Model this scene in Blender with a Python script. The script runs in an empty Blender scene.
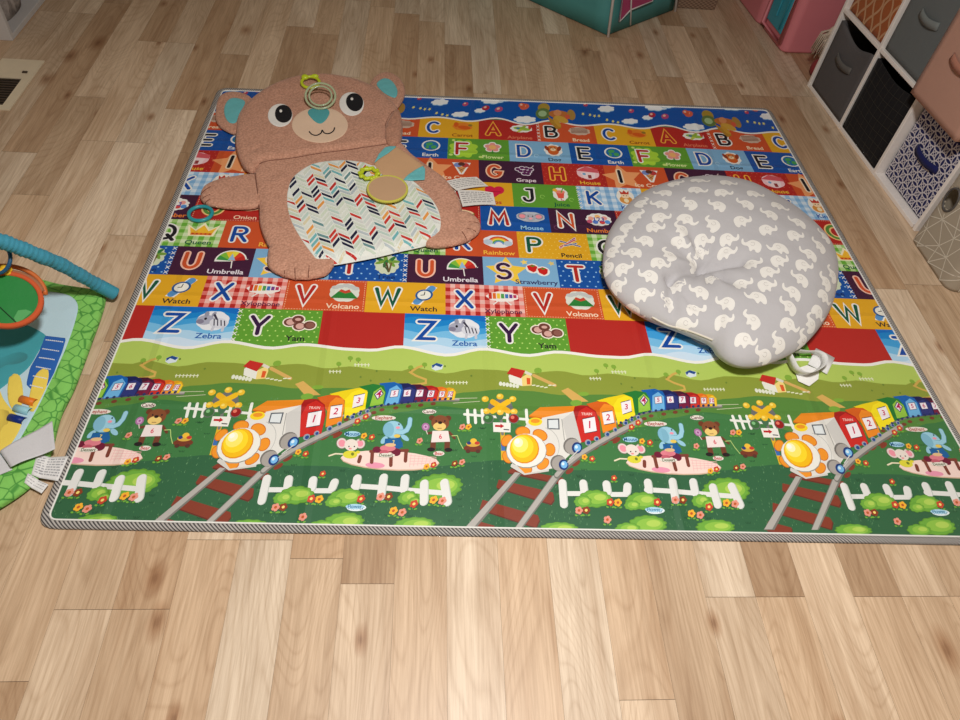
import bpy, bmesh, math, random
import numpy as np
from mathutils import Vector, Matrix
from mathutils.geometry import tessellate_polygon, delaunay_2d_cdt
from mathutils.bvhtree import BVHTree
D = bpy.data; C = bpy.context.scene.collection; SC = bpy.context.scene
random.seed(7)

# ------------------------------------------------------------------ camera
FPX = 710.0
CAM = Vector((-0.16969, -1.33021, 1.41050))
PITCH, ROLL, YAW = 0.870414, 0.120811, 0.126617
def cam_axes():
    c, s = math.cos(YAW), math.sin(YAW)
    F = Vector((s*math.cos(PITCH), c*math.cos(PITCH), -math.sin(PITCH)))
    r = Vector((c, -s, 0)); up = r.cross(F)
    return r*math.cos(ROLL)+up*math.sin(ROLL), -r*math.sin(ROLL)+up*math.cos(ROLL), F
CR, CU, CF = cam_axes()
cam = D.objects.new('camera', D.cameras.new('camera')); C.objects.link(cam)
cam.matrix_world = Matrix(((CR.x, CU.x, -CF.x, CAM.x), (CR.y, CU.y, -CF.y, CAM.y), (CR.z, CU.z, -CF.z, CAM.z), (0, 0, 0, 1)))
cam.data.sensor_width = 36; cam.data.lens = FPX/960*36; cam.data.clip_start = 0.02
SC.camera = cam

# ------------------------------------------------------------------ light and exposure
SC.view_settings.view_transform = 'Standard'; SC.view_settings.look = 'None'
SC.view_settings.gamma = 1; SC.view_settings.use_curve_mapping = False
SC.view_settings.exposure = 0.0
w = D.worlds.new('world'); SC.world = w; w.use_nodes = True
w.node_tree.nodes['Background'].inputs[0].default_value = (1.0, 0.77, 0.54, 1)
w.node_tree.nodes['Background'].inputs[1].default_value = 0.13
def area(name, loc, size, power, col):
    l = D.lights.new(name, 'AREA'); l.shape = 'DISK'; l.size = size; l.energy = power; l.color = col
    o = D.objects.new(name, l); C.objects.link(o); o.location = loc
    return o
area('ceiling_lamp', (0.05, -0.80, 2.15), 0.30, 52, (1.0, 0.98, 0.95))

# ------------------------------------------------------------------ helpers
def at(x, y, z=0.0):                    # the point at height z that a photograph pixel shows
    d = CF + CR*((x-480)/FPX) + CU*((360-y)/FPX)
    return CAM + d*((z-CAM.z)/d.z)
def lin(c):
    return tuple(((v/255)/12.92 if v/255 <= 0.04045 else ((v/255+0.055)/1.055)**2.4) for v in c[:3])
def tag(o, label=None, cat=None, group=None, kind=None):
    if label: o['label'] = label
    if cat: o['category'] = cat
    if group: o['group'] = group
    if kind: o['kind'] = kind
    return o
def empty(name, loc, rz, label, cat, group=None):
    o = D.objects.new(name, None); C.objects.link(o); o.location = loc; o.rotation_euler = (0, 0, rz)
    o.empty_display_size = 0.05
    return tag(o, label, cat, group)
def link(name, me, mats, parent=None, smooth=False):
    for m in (mats if isinstance(mats, (list, tuple)) else [mats]): me.materials.append(m)
    o = D.objects.new(name, me); C.objects.link(o)
    if parent: o.parent = parent; o.matrix_parent_inverse = Matrix.Identity(4)
    if smooth:
        me.polygons.foreach_set('use_smooth', [True]*len(me.polygons))
    return o
class MB:                                # collects shapes for ONE mesh
    def __init__(s): s.v = []; s.f = []; s.m = []
    def add(s, vs, fs, mi=0):
        n = len(s.v); s.v += [tuple(v) for v in vs]; s.f += [tuple(n+i for i in f) for f in fs]; s.m += [mi]*len(fs)
    def box(s, lo, hi, mi=0, M=None):
        vs = [Vector((x, y, z)) for z in (lo[2], hi[2]) for y in (lo[1], hi[1]) for x in (lo[0], hi[0])]
        if M: vs = [M @ v for v in vs]
        s.add(vs, [(0,2,3,1),(4,5,7,6),(0,1,5,4),(2,6,7,3),(0,4,6,2),(1,3,7,5)], mi)
    def tube(s, pts, r, n=10, mi=0, closed=False, rf=None):
        pts = [Vector(p) for p in pts]; N = len(pts); rings = []
        up = Vector((0.13, 0.21, 1)).normalized()
        for i, p in enumerate(pts):
            a = pts[(i-1) % N] if (closed or i > 0) else p; b = pts[(i+1) % N] if (closed or i < N-1) else p
            t = (b-a).normalized(); x = t.cross(up)
            if x.length < 1e-4: x = t.cross(Vector((1, 0, 0)))
            x.normalize(); y = t.cross(x); rr = rf(i/(N-1)) if rf else r
            rings.append([p + x*(rr*math.cos(2*math.pi*k/n)) + y*(rr*math.sin(2*math.pi*k/n)) for k in range(n)])
        vs = [v for R in rings for v in R]; fs = []
        for i in range(N if closed else N-1):
            j = (i+1) % N
            for k in range(n): fs.append((i*n+k, j*n+k, j*n+(k+1) % n, i*n+(k+1) % n))
        if not closed: fs.append(tuple(range(n))); fs.append(tuple((N-1)*n+k for k in reversed(range(n))))
        s.add(vs, fs, mi)
    def ball(s, c, r, sz=(1, 1, 1), n=14, mi=0):
        vs = []; fs = []
        for i in range(n+1):
            a = math.pi*i/n
            for k in range(2*n):
                b = math.pi*k/n
                vs.append((c[0]+r*sz[0]*math.sin(a)*math.cos(b), c[1]+r*sz[1]*math.sin(a)*math.sin(b), c[2]+r*sz[2]*math.cos(a)))
        for i in range(n):
            for k in range(2*n): fs.append((i*2*n+k, (i+1)*2*n+k, (i+1)*2*n+(k+1) % (2*n), i*2*n+(k+1) % (2*n)))
        s.add(vs, fs, mi)
    def build(s, name, mats, parent=None, smooth=False, bevel=0, origin=None):
        me = D.meshes.new(name)
        vs = s.v
        if origin is not None: vs = [(v[0]-origin[0], v[1]-origin[1], v[2]-origin[2]) for v in vs]
        me.from_pydata(vs, [], s.f); me.validate()
        bm = bmesh.new(); bm.from_mesh(me); bmesh.ops.remove_doubles(bm, verts=bm.verts, dist=1e-6)
        bmesh.ops.recalc_face_normals(bm, faces=bm.faces); 
        o = None
        bm.to_mesh(me); bm.free()
        if len(me.polygons) == len(s.m): me.polygons.foreach_set('material_index', s.m)
        o = link(name, me, mats, parent, smooth)
        if origin is not None: o.location = origin
        if bevel:
            b = o.modifiers.new('bevel', 'BEVEL'); b.width = bevel; b.segments = 3; b.limit_method = 'ANGLE'
            me.polygons.foreach_set('use_smooth', [True]*len(me.polygons))
            wn = o.modifiers.new('wn', 'WEIGHTED_NORMAL')
        return o

# ------------------------------------------------------------------ materials
def newmat(name):
    m = D.materials.new(name); m.use_nodes = True
    return m, m.node_tree, m.node_tree.nodes['Principled BSDF']
def mix(nt, a, b, fac, mode='MIX'):
    n = nt.nodes.new('ShaderNodeMix'); n.data_type = 'RGBA'; n.blend_type = mode
    for i, x in ((6, a), (7, b)):
        if isinstance(x, tuple): n.inputs[i].default_value = (*x[:3], 1)
        else: nt.links.new(x, n.inputs[i])
    if isinstance(fac, (int, float)): n.inputs[0].default_value = fac
    else: nt.links.new(fac, n.inputs[0])
    return n.outputs[2]
def mth(nt, op, a, b=None, c=None):
    n = nt.nodes.new('ShaderNodeMath'); n.operation = op
    for i, x in enumerate((a, b, c)):
        if x is None: continue
        if isinstance(x, (int, float)): n.inputs[i].default_value = x
        else: nt.links.new(x, n.inputs[i])
    return n.outputs[0]
def texco(nt, scale=(1, 1, 1), kind='Object', rot=(0, 0, 0)):
    t = nt.nodes.new('ShaderNodeTexCoord'); m = nt.nodes.new('ShaderNodeMapping')
    nt.links.new(t.outputs[kind], m.inputs[0]); m.inputs['Scale'].default_value = scale; m.inputs['Rotation'].default_value = rot
    return m.outputs[0]
def noise(nt, vec, scale, detail=4, rough=0.5, dist=0):
    n = nt.nodes.new('ShaderNodeTexNoise'); nt.links.new(vec, n.inputs['Vector'])
    n.inputs['Scale'].default_value = scale; n.inputs['Detail'].default_value = detail; n.inputs['Roughness'].default_value = rough
    n.inputs['Distortion'].default_value = dist
    return n.outputs[0]
def bump(nt, bs, h, strength, dist=0.001):
    b = nt.nodes.new('ShaderNodeBump'); b.inputs['Strength'].default_value = strength; b.inputs['Distance'].default_value = dist
    nt.links.new(h, b.inputs['Height']); nt.links.new(b.outputs[0], bs.inputs['Normal'])
def ramp(nt, fac, stops):
    r = nt.nodes.new('ShaderNodeValToRGB'); nt.links.new(fac, r.inputs[0]); e = r.color_ramp.elements
    while len(e) < len(stops): e.new(0.5)
    for i, (p, c) in enumerate(stops): e[i].position = p; e[i].color = (*c[:3], 1)
    return r.outputs[0]
def plain(name, rgb, rough=0.6, var=0.06, nscale=60, bmp=0.1, spec=0.4, sheen=0, metal=0, trans=0, alpha=1):
    m, nt, bs = newmat(name); c = lin(rgb)
    n = noise(nt, texco(nt), nscale)
    col = mix(nt, tuple(v*(1-var) for v in c), tuple(min(1, v*(1+var)) for v in c), n)
    nt.links.new(col, bs.inputs['Base Color']); bs.inputs['Roughness'].default_value = rough
    bs.inputs['Specular IOR Level'].default_value = spec; bs.inputs['Metallic'].default_value = metal
    bs.inputs['Sheen Weight'].default_value = sheen; bs.inputs['Transmission Weight'].default_value = trans
    if bmp: bump(nt, bs, n, bmp)
    return m
def fabric(name, rgb, weave=900, rough=0.9, wr=14, wd=0.25, var=0.08):
    m, nt, bs = newmat(name); c = lin(rgb); v = texco(nt)
    n1 = noise(nt, v, weave, 2); n2 = noise(nt, v, wr, 3)
    col = mix(nt, tuple(x*(1-var) for x in c), tuple(min(1, x*(1+var)) for x in c), n1)
    nt.links.new(col, bs.inputs['Base Color']); bs.inputs['Roughness'].default_value = rough
    bs.inputs['Specular IOR Level'].default_value = 0.2; bs.inputs['Sheen Weight'].default_value = 0.05
    h = mth(nt, 'ADD', mth(nt, 'MULTIPLY', n1, 0.25), mth(nt, 'MULTIPLY', n2, 3.0))
    bump(nt, bs, h, wd, 0.003)
    return m
def minky(name, rgb):                     # short dotted plush
    m, nt, bs = newmat(name); c = lin(rgb); v = texco(nt)
    vo = nt.nodes.new('ShaderNodeTexVoronoi'); nt.links.new(v, vo.inputs['Vector']); vo.inputs['Scale'].default_value = 150
    n = noise(nt, v, 26, 4)
    a = mix(nt, tuple(x*0.86 for x in c), tuple(min(1, x*1.10) for x in c), n)
    dk = ramp(nt, vo.outputs['Distance'], [(0.0, (1, 1, 1)), (0.75, (0.70, 0.66, 0.64))])
    nt.links.new(mix(nt, a, dk, 1.0, 'MULTIPLY'), bs.inputs['Base Color'])
    bs.inputs['Roughness'].default_value = 0.85; bs.inputs['Sheen Weight'].default_value = 0.12; bs.inputs['Specular IOR Level'].default_value = 0.2
    h = mth(nt, 'ADD', mth(nt, 'MULTIPLY', vo.outputs['Distance'], -0.5), mth(nt, 'MULTIPLY', n, 1.2))
    bump(nt, bs, h, 0.75, 0.004)
    return m
def attrmat(name, rough=0.45, spec=0.4, weave=0, bmp=0.1, wr=14, attr='Col', fold=False, wk=2.5, wdist=0.002):
    m, nt, bs = newmat(name); a = nt.nodes.new('ShaderNodeAttribute'); a.attribute_name = attr
    v = texco(nt); n = noise(nt, v, 7, 3); g = noise(nt, v, 420, 2)
    c = mix(nt, a.outputs['Color'], (0.93, 0.92, 0.90), mth(nt, 'MULTIPLY', n, 0.5), 'MULTIPLY')
    nt.links.new(c, bs.inputs['Base Color'])
    bs.inputs['Roughness'].default_value = rough; bs.inputs['Specular IOR Level'].default_value = spec
    h = mth(nt, 'ADD', mth(nt, 'MULTIPLY', g, 0.35 if not weave else 0.6), mth(nt, 'MULTIPLY', noise(nt, v, wr, 3), wk))
    if fold:
        sp = nt.nodes.new('ShaderNodeSeparateXYZ'); t = nt.nodes.new('ShaderNodeTexCoord'); nt.links.new(t.outputs['Object'], sp.inputs[0])
        for comp, off, per in ((0, 0.118, 0.415), (1, 0.185, 0.36)):
            q = mth(nt, 'ADD', mth(nt, 'DIVIDE', mth(nt, 'ADD', sp.outputs[comp], off), per), 0.5)
            d = mth(nt, 'ABSOLUTE', mth(nt, 'SUBTRACT', mth(nt, 'FRACT', q), 0.5))
            h = mth(nt, 'ADD', h, mth(nt, 'MULTIPLY', mth(nt, 'MAXIMUM', mth(nt, 'SUBTRACT', 1.0, mth(nt, 'MULTIPLY', d, 26.0)), 0.0), 9.0 if comp == 0 else 5.0))
    bump(nt, bs, h, bmp, wdist)
    return m

# ------------------------------------------------------------------ coloured flat art, one mesh per printed piece
def clip_poly(pts, quad):
    out = list(pts); n = len(quad)
    for i in range(n):
        ax, ay = quad[i]; bx, by = quad[(i+1) % n]; ex, ey = bx-ax, by-ay
        src = out; out = []
        if not src: return []
        prev = src[-1]; dp = ex*(prev[1]-ay)-ey*(prev[0]-ax)
        for c in src:
            dc = ex*(c[1]-ay)-ey*(c[0]-ax)
            if (dc >= 0) != (dp >= 0):
                t = dp/(dp-dc); out.append((prev[0]+(c[0]-prev[0])*t, prev[1]+(c[1]-prev[1])*t))
            if dc >= 0: out.append(c)
            prev, dp = c, dc
    return out
class Print:
    STEP = 0.000012
    def __init__(s, clip, z): s.clip = clip; s.z = z; s.v = []; s.f = []; s.c = []
    def poly(s, pts, col, L):
        if len(pts) < 3: return
        xs = [p[0] for p in pts]; ys = [p[1] for p in pts]
        cx = [q[0] for q in s.clip]; cy = [q[1] for q in s.clip]
        if max(xs) < min(cx) or min(xs) > max(cx) or max(ys) < min(cy) or min(ys) > max(cy): return
        if len(pts) <= 4 and s.convex(pts): tris = [list(pts)]
        else: tris = [[pts[i] for i in t] for t in tessellate_polygon([[Vector((p[0], p[1], 0)) for p in pts]])]
        c = lin(col)
        for t in tris:
            q = clip_poly(t, s.clip)
            if len(q) < 3: continue
            a = sum(q[i][0]*q[(i+1) % len(q)][1]-q[(i+1) % len(q)][0]*q[i][1] for i in range(len(q)))
            if abs(a) < 1e-10: continue
            if a < 0: q = q[::-1]
            n = len(s.v); s.v += [(x, y, s.z+L*s.STEP) for x, y in q]; s.f.append(tuple(range(n, n+len(q)))); s.c.append(c)
    @staticmethod
    def convex(p):
        sg = 0
        for i in range(len(p)):
            a, b, c = p[i], p[(i+1) % len(p)], p[(i+2) % len(p)]
            k = (b[0]-a[0])*(c[1]-b[1])-(b[1]-a[1])*(c[0]-b[0])
            if sg*k < 0: return False
            if k: sg = k
        return True
    def build(s, name, mat, parent, zfun=None):
        me = D.meshes.new(name)
        v = s.v if zfun is None else [(x, y, z+zfun(x, y)) for x, y, z in s.v]
        me.from_pydata(v, [], s.f)
        ca = me.color_attributes.new('Col', 'FLOAT_COLOR', 'CORNER')
        buf = []
        for f, c in zip(s.f, s.c): buf += [c[0], c[1], c[2], 1.0]*len(f)
        ca.data.foreach_set('color', buf)
        return link(name, me, mat, parent)
_txt = {}
def glyphs(t):
    if t not in _txt:
        cu = D.curves.new('t', 'FONT'); cu.body = t; cu.size = 1; cu.align_x = 'CENTER'; cu.align_y = 'CENTER'; cu.resolution_u = 3; cu.offset = 0.018
        o = D.objects.new('t', cu); C.objects.link(o)
        me = o.to_mesh(); _txt[t] = [[(me.vertices[i].co.x, me.vertices[i].co.y) for i in p.vertices] for p in me.polygons]
        o.to_mesh_clear(); D.objects.remove(o); D.curves.remove(cu)
    return _txt[t]
class Art:                                # draws in a local frame mapped to the mat
    def __init__(s, pr, fn, L=0): s.pr = pr; s.fn = fn; s.L = L
    def pg(s, pts, col, L=None):
        if L is None: s.L += 1; L = s.L
        s.pr.poly([s.fn(*p) for p in pts], col, L)
    def el(s, cx, cy, rx, ry, col, rot=0, n=18, L=None):
        c, q = math.cos(math.radians(rot)), math.sin(math.radians(rot))
        s.pg([(cx+rx*math.cos(a)*c-ry*math.sin(a)*q, cy+rx*math.cos(a)*q+ry*math.sin(a)*c) for a in [2*math.pi*k/n for k in range(n)]], col, L)
    def st(s, pts, w, col, L=None, cap=True):
        if L is None: s.L += 1; L = s.L
        h = w/2; q = [pts[0]]
        for p in pts[1:]:
            if math.hypot(p[0]-q[-1][0], p[1]-q[-1][1]) > 1e-6: q.append(p)
        if len(q) < 2: return
        closed = len(q) > 3 and math.hypot(q[0][0]-q[-1][0], q[0][1]-q[-1][1]) < 1e-6
        if closed: q = q[:-1]
        n = len(q); D_ = []
        for i in range(n if closed else n-1):
            a, b = q[i], q[(i+1) % n]; d = math.hypot(b[0]-a[0], b[1]-a[1]); D_.append(((b[0]-a[0])/d, (b[1]-a[1])/d))
        lf = []; rt = []
        for i in range(n):
            if closed: d0, d1 = D_[i-1], D_[i]
            else: d0 = D_[max(0, i-1)]; d1 = D_[min(n-2, i)]
            mx, my = -(d0[1]+d1[1]), d0[0]+d1[0]; l = math.hypot(mx, my)
            if l < 1e-4: mx, my, l = -d1[1], d1[0], 1.0
            mx /= l; my /= l; k = h/max(0.45, mx*-d1[1]+my*d1[0])
            lf.append((q[i][0]+mx*k, q[i][1]+my*k)); rt.append((q[i][0]-mx*k, q[i][1]-my*k))
        for i in range(n if closed else n-1):
            j = (i+1) % n; s.pg([lf[i], lf[j], rt[j], rt[i]], col, L)
        if cap and not closed:
            for e, (dx, dy), sg in ((q[0], D_[0], -1), (q[-1], D_[-1], 1)):
                a0 = math.degrees(math.atan2(dy, dx))
                s.pg(arc(e[0], e[1], h, h, a0-90 if sg > 0 else a0+90, a0+90 if sg > 0 else a0+270, 6), col, L)
    def star(s, cx, cy, r, col, rot=0, k=5, q=0.45, L=None):
        s.pg([(cx+(r if i % 2 == 0 else r*q)*math.cos(math.radians(rot+90)+math.pi*i/k), cy+(r if i % 2 == 0 else r*q)*math.sin(math.radians(rot+90)+math.pi*i/k)) for i in range(2*k)], col, L)
    def blob(s, cx, cy, rx, ry, col, bumps=9, amp=0.10, L=None, n=54):
        s.pg([(cx+rx*(1+amp*abs(math.sin(bumps*a/2))-amp)*math.cos(a), cy+ry*(1+amp*abs(math.sin(bumps*a/2))-amp)*math.sin(a)) for a in [2*math.pi*i/n for i in range(n)]], col, L)
    def text(s, t, cx, cy, size, col, up=1, L=None, sx=1, out=None, rot=0):
        if out:
            for k, (dx, dy) in enumerate(((1, 0), (-1, 0), (0, 1), (0, -1), (.7, .7), (-.7, .7), (.7, -.7), (-.7, -.7))):
                s.text(t, cx+dx*size*0.09, cy+dy*size*0.09, size, out, up, (s.L+0.1+k*0.09), sx, None, rot)
            s.L += 1
        if L is None: s.L += 1; L = s.L
        c, q = math.cos(math.radians(rot)), math.sin(math.radians(rot))
        for g in glyphs(t):
            s.pg([(cx+(x*sx*c-y*q)*size, cy+(x*sx*q+y*c)*size*up) for x, y in g], col, L)
def arc(cx, cy, rx, ry, a0, a1, n=12):
    return [(cx+rx*math.cos(math.radians(a0+(a1-a0)*i/n)), cy+ry*math.sin(math.radians(a0+(a1-a0)*i/n))) for i in range(n+1)]

# ------------------------------------------------------------------ floor: printed wood strips
def build_floor():
    m, nt, bs = newmat('wood_floor')
    a = nt.nodes.new('ShaderNodeAttribute'); a.attribute_name = 'Col'
    b = nt.nodes.new('ShaderNodeAttribute'); b.attribute_name = 'Off'
    t = nt.nodes.new('ShaderNodeTexCoord'); ad = nt.nodes.new('ShaderNodeVectorMath'); ad.operation = 'ADD'
    nt.links.new(t.outputs['Object'], ad.inputs[0]); nt.links.new(b.outputs['Vector'], ad.inputs[1])
    def mp(sc):
        k = nt.nodes.new('ShaderNodeMapping'); nt.links.new(ad.outputs[0], k.inputs[0]); k.inputs['Scale'].default_value = sc; return k.outputs[0]
    fine = noise(nt, mp((150, 5, 1)), 1.0, 6, 0.72, 0.4)
    broad = noise(nt, mp((17, 1.6, 1)), 1.0, 3, 0.5, 0.8)
    # cathedral grain: contour lines of a smooth stretched field
    fld = noise(nt, mp((7, 1.15, 1)), 1.0, 1, 0.4, 0.4)
    ring = mth(nt, 'ABSOLUTE', mth(nt, 'SUBTRACT', mth(nt, 'FRACT', mth(nt, 'MULTIPLY', fld, 30.0)), 0.5))
    ringc = ramp(nt, ring, [(0.0, (0.76, 0.70, 0.64)), (0.2, (0.97, 0.96, 0.95)), (1.0, (1, 1, 1))])
    c = mix(nt, a.outputs['Color'], ramp(nt, broad, [(0.28, (0.78, 0.70, 0.63)), (0.5, (0.97, 0.95, 0.93)), (0.72, (1.14, 1.15, 1.16))]), 0.9, 'MULTIPLY')
    c = mix(nt, c, ramp(nt, fine, [(0.3, (0.70, 0.64, 0.58)), (0.6, (1.05, 1.05, 1.05))]), 0.8, 'MULTIPLY')
    c = mix(nt, c, ringc, 0.5, 'MULTIPLY')
    # knots
    vo = nt.nodes.new('ShaderNodeTexVoronoi'); nt.links.new(mp((3.4, 1.6, 1)), vo.inputs['Vector']); vo.inputs['Scale'].default_value = 1.0; vo.voronoi_dimensions = '2D'
    dn = mth(nt, 'ADD', vo.outputs['Distance'], mth(nt, 'MULTIPLY', mth(nt, 'SUBTRACT', fine, 0.5), 0.05))
    kn = ramp(nt, dn, [(0.008, (0.42, 0.29, 0.22)), (0.022, (0.66, 0.52, 0.43)), (0.06, (1, 1, 1))])
    c = mix(nt, c, kn, 0.85, 'MULTIPLY')
    sp = nt.nodes.new('ShaderNodeSeparateXYZ'); nt.links.new(t.outputs['Object'], sp.inputs[0])
    for kx, ky, kr in ((155, 578, .008), (157, 622, .008), (714, 623, .006), (947, 650, .010), (47, 79, .010), (98, 43, .012), (70, 56, .010), (246, 30, .010), (585, 52, .008), (640, 55, .008)):
        q = at(kx, ky); dx = mth(nt, 'SUBTRACT', sp.outputs[0], q.x); dy = mth(nt, 'MULTIPLY', mth(nt, 'SUBTRACT', sp.outputs[1], q.y), 0.5)
        dd = mth(nt, 'ADD', mth(nt, 'SQRT', mth(nt, 'ADD', mth(nt, 'MULTIPLY', dx, dx), mth(nt, 'MULTIPLY', dy, dy))), mth(nt, 'MULTIPLY', mth(nt, 'SUBTRACT', fine, 0.5), 0.006))
        c = mix(nt, c, ramp(nt, mth(nt, 'DIVIDE', dd, kr*3), [(0.12, (0.44, 0.30, 0.22)), (0.38, (0.68, 0.55, 0.46)), (1.0, (1, 1, 1))]), 0.85, 'MULTIPLY')
    nt.links.new(c, bs.inputs['Base Color'])
    bs.inputs['Roughness'].default_value = 0.42; bs.inputs['Specular IOR Level'].default_value = 0.35
    bump(nt, bs, mth(nt, 'ADD', fine, mth(nt, 'MULTIPLY', broad, 0.5)), 0.12, 0.0006)
    P = 0.1077; x0, x1, y0, y1 = -2.15, 2.05, -2.0, 3.3
    rnd = random.Random(11); vs = []; fs = []; cols = []; offs = []
    light = (214, 189, 161); mid = (205, 177, 147); dark = (191, 160, 129); pale = (220, 199, 174)
    # joints seen along the near edge: strip index -> y
    seen = {-8: -.80, -7: -.80, -6: -.655, -5: -.655, -3: -.75, 4: -.78, 5: -.78, 7: -.78, 8: -.78, -9: -.93}
    tone = {-9: dark, -8: light, -7: mid, -6: mid, -5: pale, -4: mid, -3: light, -2: mid, -1: pale, 0: mid, 1: pale, 2: light, 3: mid, 4: light, 5: mid, 6: light, 7: mid, 8: mid}
    k0, k1 = int(math.floor(x0/P)), int(math.ceil(x1/P))
    prevj = None
    for k in range(k0, k1):
        xa, xb = max(x0, k*P), min(x1, (k+1)*P)
        if xb-xa < 0.001: continue
        js = [y0]; 
        if k % 2 and prevj and rnd.random() < 0.55 and k not in seen: js = list(prevj)
        else:
            if k in seen: js.append(seen[k])
            y = js[-1]
            y += rnd.uniform(0.35, 1.0) if k not in seen else rnd.uniform(.7, 1.2)
            while y < y1-0.2: js.append(y); y += rnd.uniform(0.45, 1.15)
            js.append(y1)
        prevj = js
        for i, (ya, yb) in enumerate(zip(js, js[1:])):
            g = 0.0002; n = len(vs)
            vs += [(xa+g, ya+g*2.2, 0), (xb-g, ya+g*2.2, 0), (xb-g, yb-g*2.2, 0), (xa+g, yb-g*2.2, 0)]; fs.append((n, n+1, n+2, n+3))
            t_ = tone.get(k) if (i == 0 or (i == 1 and k not in seen)) and k in tone and ya < -0.6 else None
            base = t_ or rnd.choice((light, mid, mid, dark, dark, pale))
            if t_ and k in seen and i == 1: base = light if t_ is mid else mid
            j = rnd.uniform(0.95, 1.04); cols.append(lin([q*j for q in base])); offs.append((rnd.uniform(0, 60), rnd.uniform(0, 60), 0))
    n = len(vs); vs += [(x0, y0, -0.0015), (x1, y0, -0.0015), (x1, y1, -0.0015), (x0, y1, -0.0015)]; fs.append((n, n+1, n+2, n+3)); cols.append(lin((120, 96, 76))); offs.append((0, 0, 0))
    n = len(vs); vs += [(x0, y0, -0.05), (x1, y0, -0.05), (x1, y1, -0.05), (x0, y1, -0.05)]
    b4 = n-4
    for i in range(4): fs.append((b4+i, n+i, n+(i+1) % 4, b4+(i+1) % 4)); cols.append(lin((120, 96, 76))); offs.append((0, 0, 0))
    fs.append((n+3, n+2, n+1, n)); cols.append(lin((120, 96, 76))); offs.append((0, 0, 0))
    me = D.meshes.new('floor'); me.from_pydata(vs, [], fs)
    for nm, dat in (('Col', cols), ('Off', offs)):
        ca = me.color_attributes.new(nm, 'FLOAT_COLOR', 'CORNER'); buf = []
        for f, c_ in zip(fs, dat): buf += [*c_, 1.0]*len(f)
        ca.data.foreach_set('color', buf)
    tag(link('floor', me, m), kind='structure')
build_floor()
wallm = plain('wall_paint', (206, 198, 186), 0.8, 0.02, 20, 0.05)
trimm = plain('trim_paint', (228, 224, 216), 0.45, 0.02, 20, 0.02)
def slab(name, lo, hi, m):
    b = MB(); b.box(lo, hi); tag(b.build(name, m), kind='structure')
slab('wall_right', (1.86, -2.0, 0), (1.96, 3.2, 2.5), wallm)
slab('wall_left', (-2.12, -2.0, 0), (-2.02, 3.2, 2.5), wallm)
slab('wall_back', (-2.02, 3.1, 0), (1.86, 3.2, 2.5), wallm)
slab('baseboard_right', (1.845, -2.0, 0), (1.86, 3.1, 0.09), trimm)
slab('baseboard_left', (-2.02, -2.0, 0), (-2.005, 3.1, 0.09), trimm)
slab('baseboard_back', (-2.005, 3.085, 0), (1.845, 3.1, 0.09), trimm)

# ------------------------------------------------------------------ the printed play mat
SU, SV = 0.217, 0.217*0.5610244
WX = (0.0007, 0.00267, -0.00008, 0.00435, -0.00643, -0.00099, -0.00723, 0.00392, 0.0041, -0.00256)
WY = (0.00139, -0.00117, -0.00115, -0.00107, 0.0024, -0.00321, 0.00653, 0.00605, 0.00034, -0.00436)
def warp(u, v):                          # the sheet lies a little skewed, as folded sheets do
    b = (1, u, v, u*u/10, u*v/10, v*v/10, v*v*u/100, v**3/100, u**3/100, u*u*v/100)
    return SU*u+sum(p*q for p, q in zip(b, WX)), SV*v+sum(p*q for p, q in zip(b, WY))
MZ = 0.0062
def uv_of(x, y):
    X = at(x, y, MZ); u, v = X.x/SU, X.y/SV
    for _ in range(12):
        a, b = warp(u, v); u += (X.x-a)/SU; v += (X.y-b)/SV
    return u, v
mat_root = empty('alphabet_play_mat', (0.12, 0.23, 0), 0, 'large printed foldable play mat with alphabet tiles and toy trains, spread on the wood floor', 'play mat')
O0 = Vector((0.12, 0.23, 0))
quad = [(-0.932, -0.612), (1.180, -0.645), (1.142, 1.142), (-0.905, 1.078)]
def ring_pts(off, n=6, r=0.03):          # rounded quad, pushed outward by off
    cx = sum(q[0] for q in quad)/4; cy = sum(q[1] for q in quad)/4; out = []
    Q = [(q[0]+off*(1 if q[0] > cx else -1), q[1]+off*(1 if q[1] > cy else -1)) for q in quad]
    for i in range(4):
        a, b, c = Vector(Q[i-1]), Vector(Q[i]), Vector(Q[(i+1) % 4])
        d1 = (a-b).normalized(); d2 = (c-b).normalized(); p, q = b+d1*r, b+d2*r
        for k in range(n+1):
            t = k/n; out.append((p*(1-t)**2+b*2*t*(1-t)+q*t*t))
    return [(o.x-O0.x, o.y-O0.y) for o in out]
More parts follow.
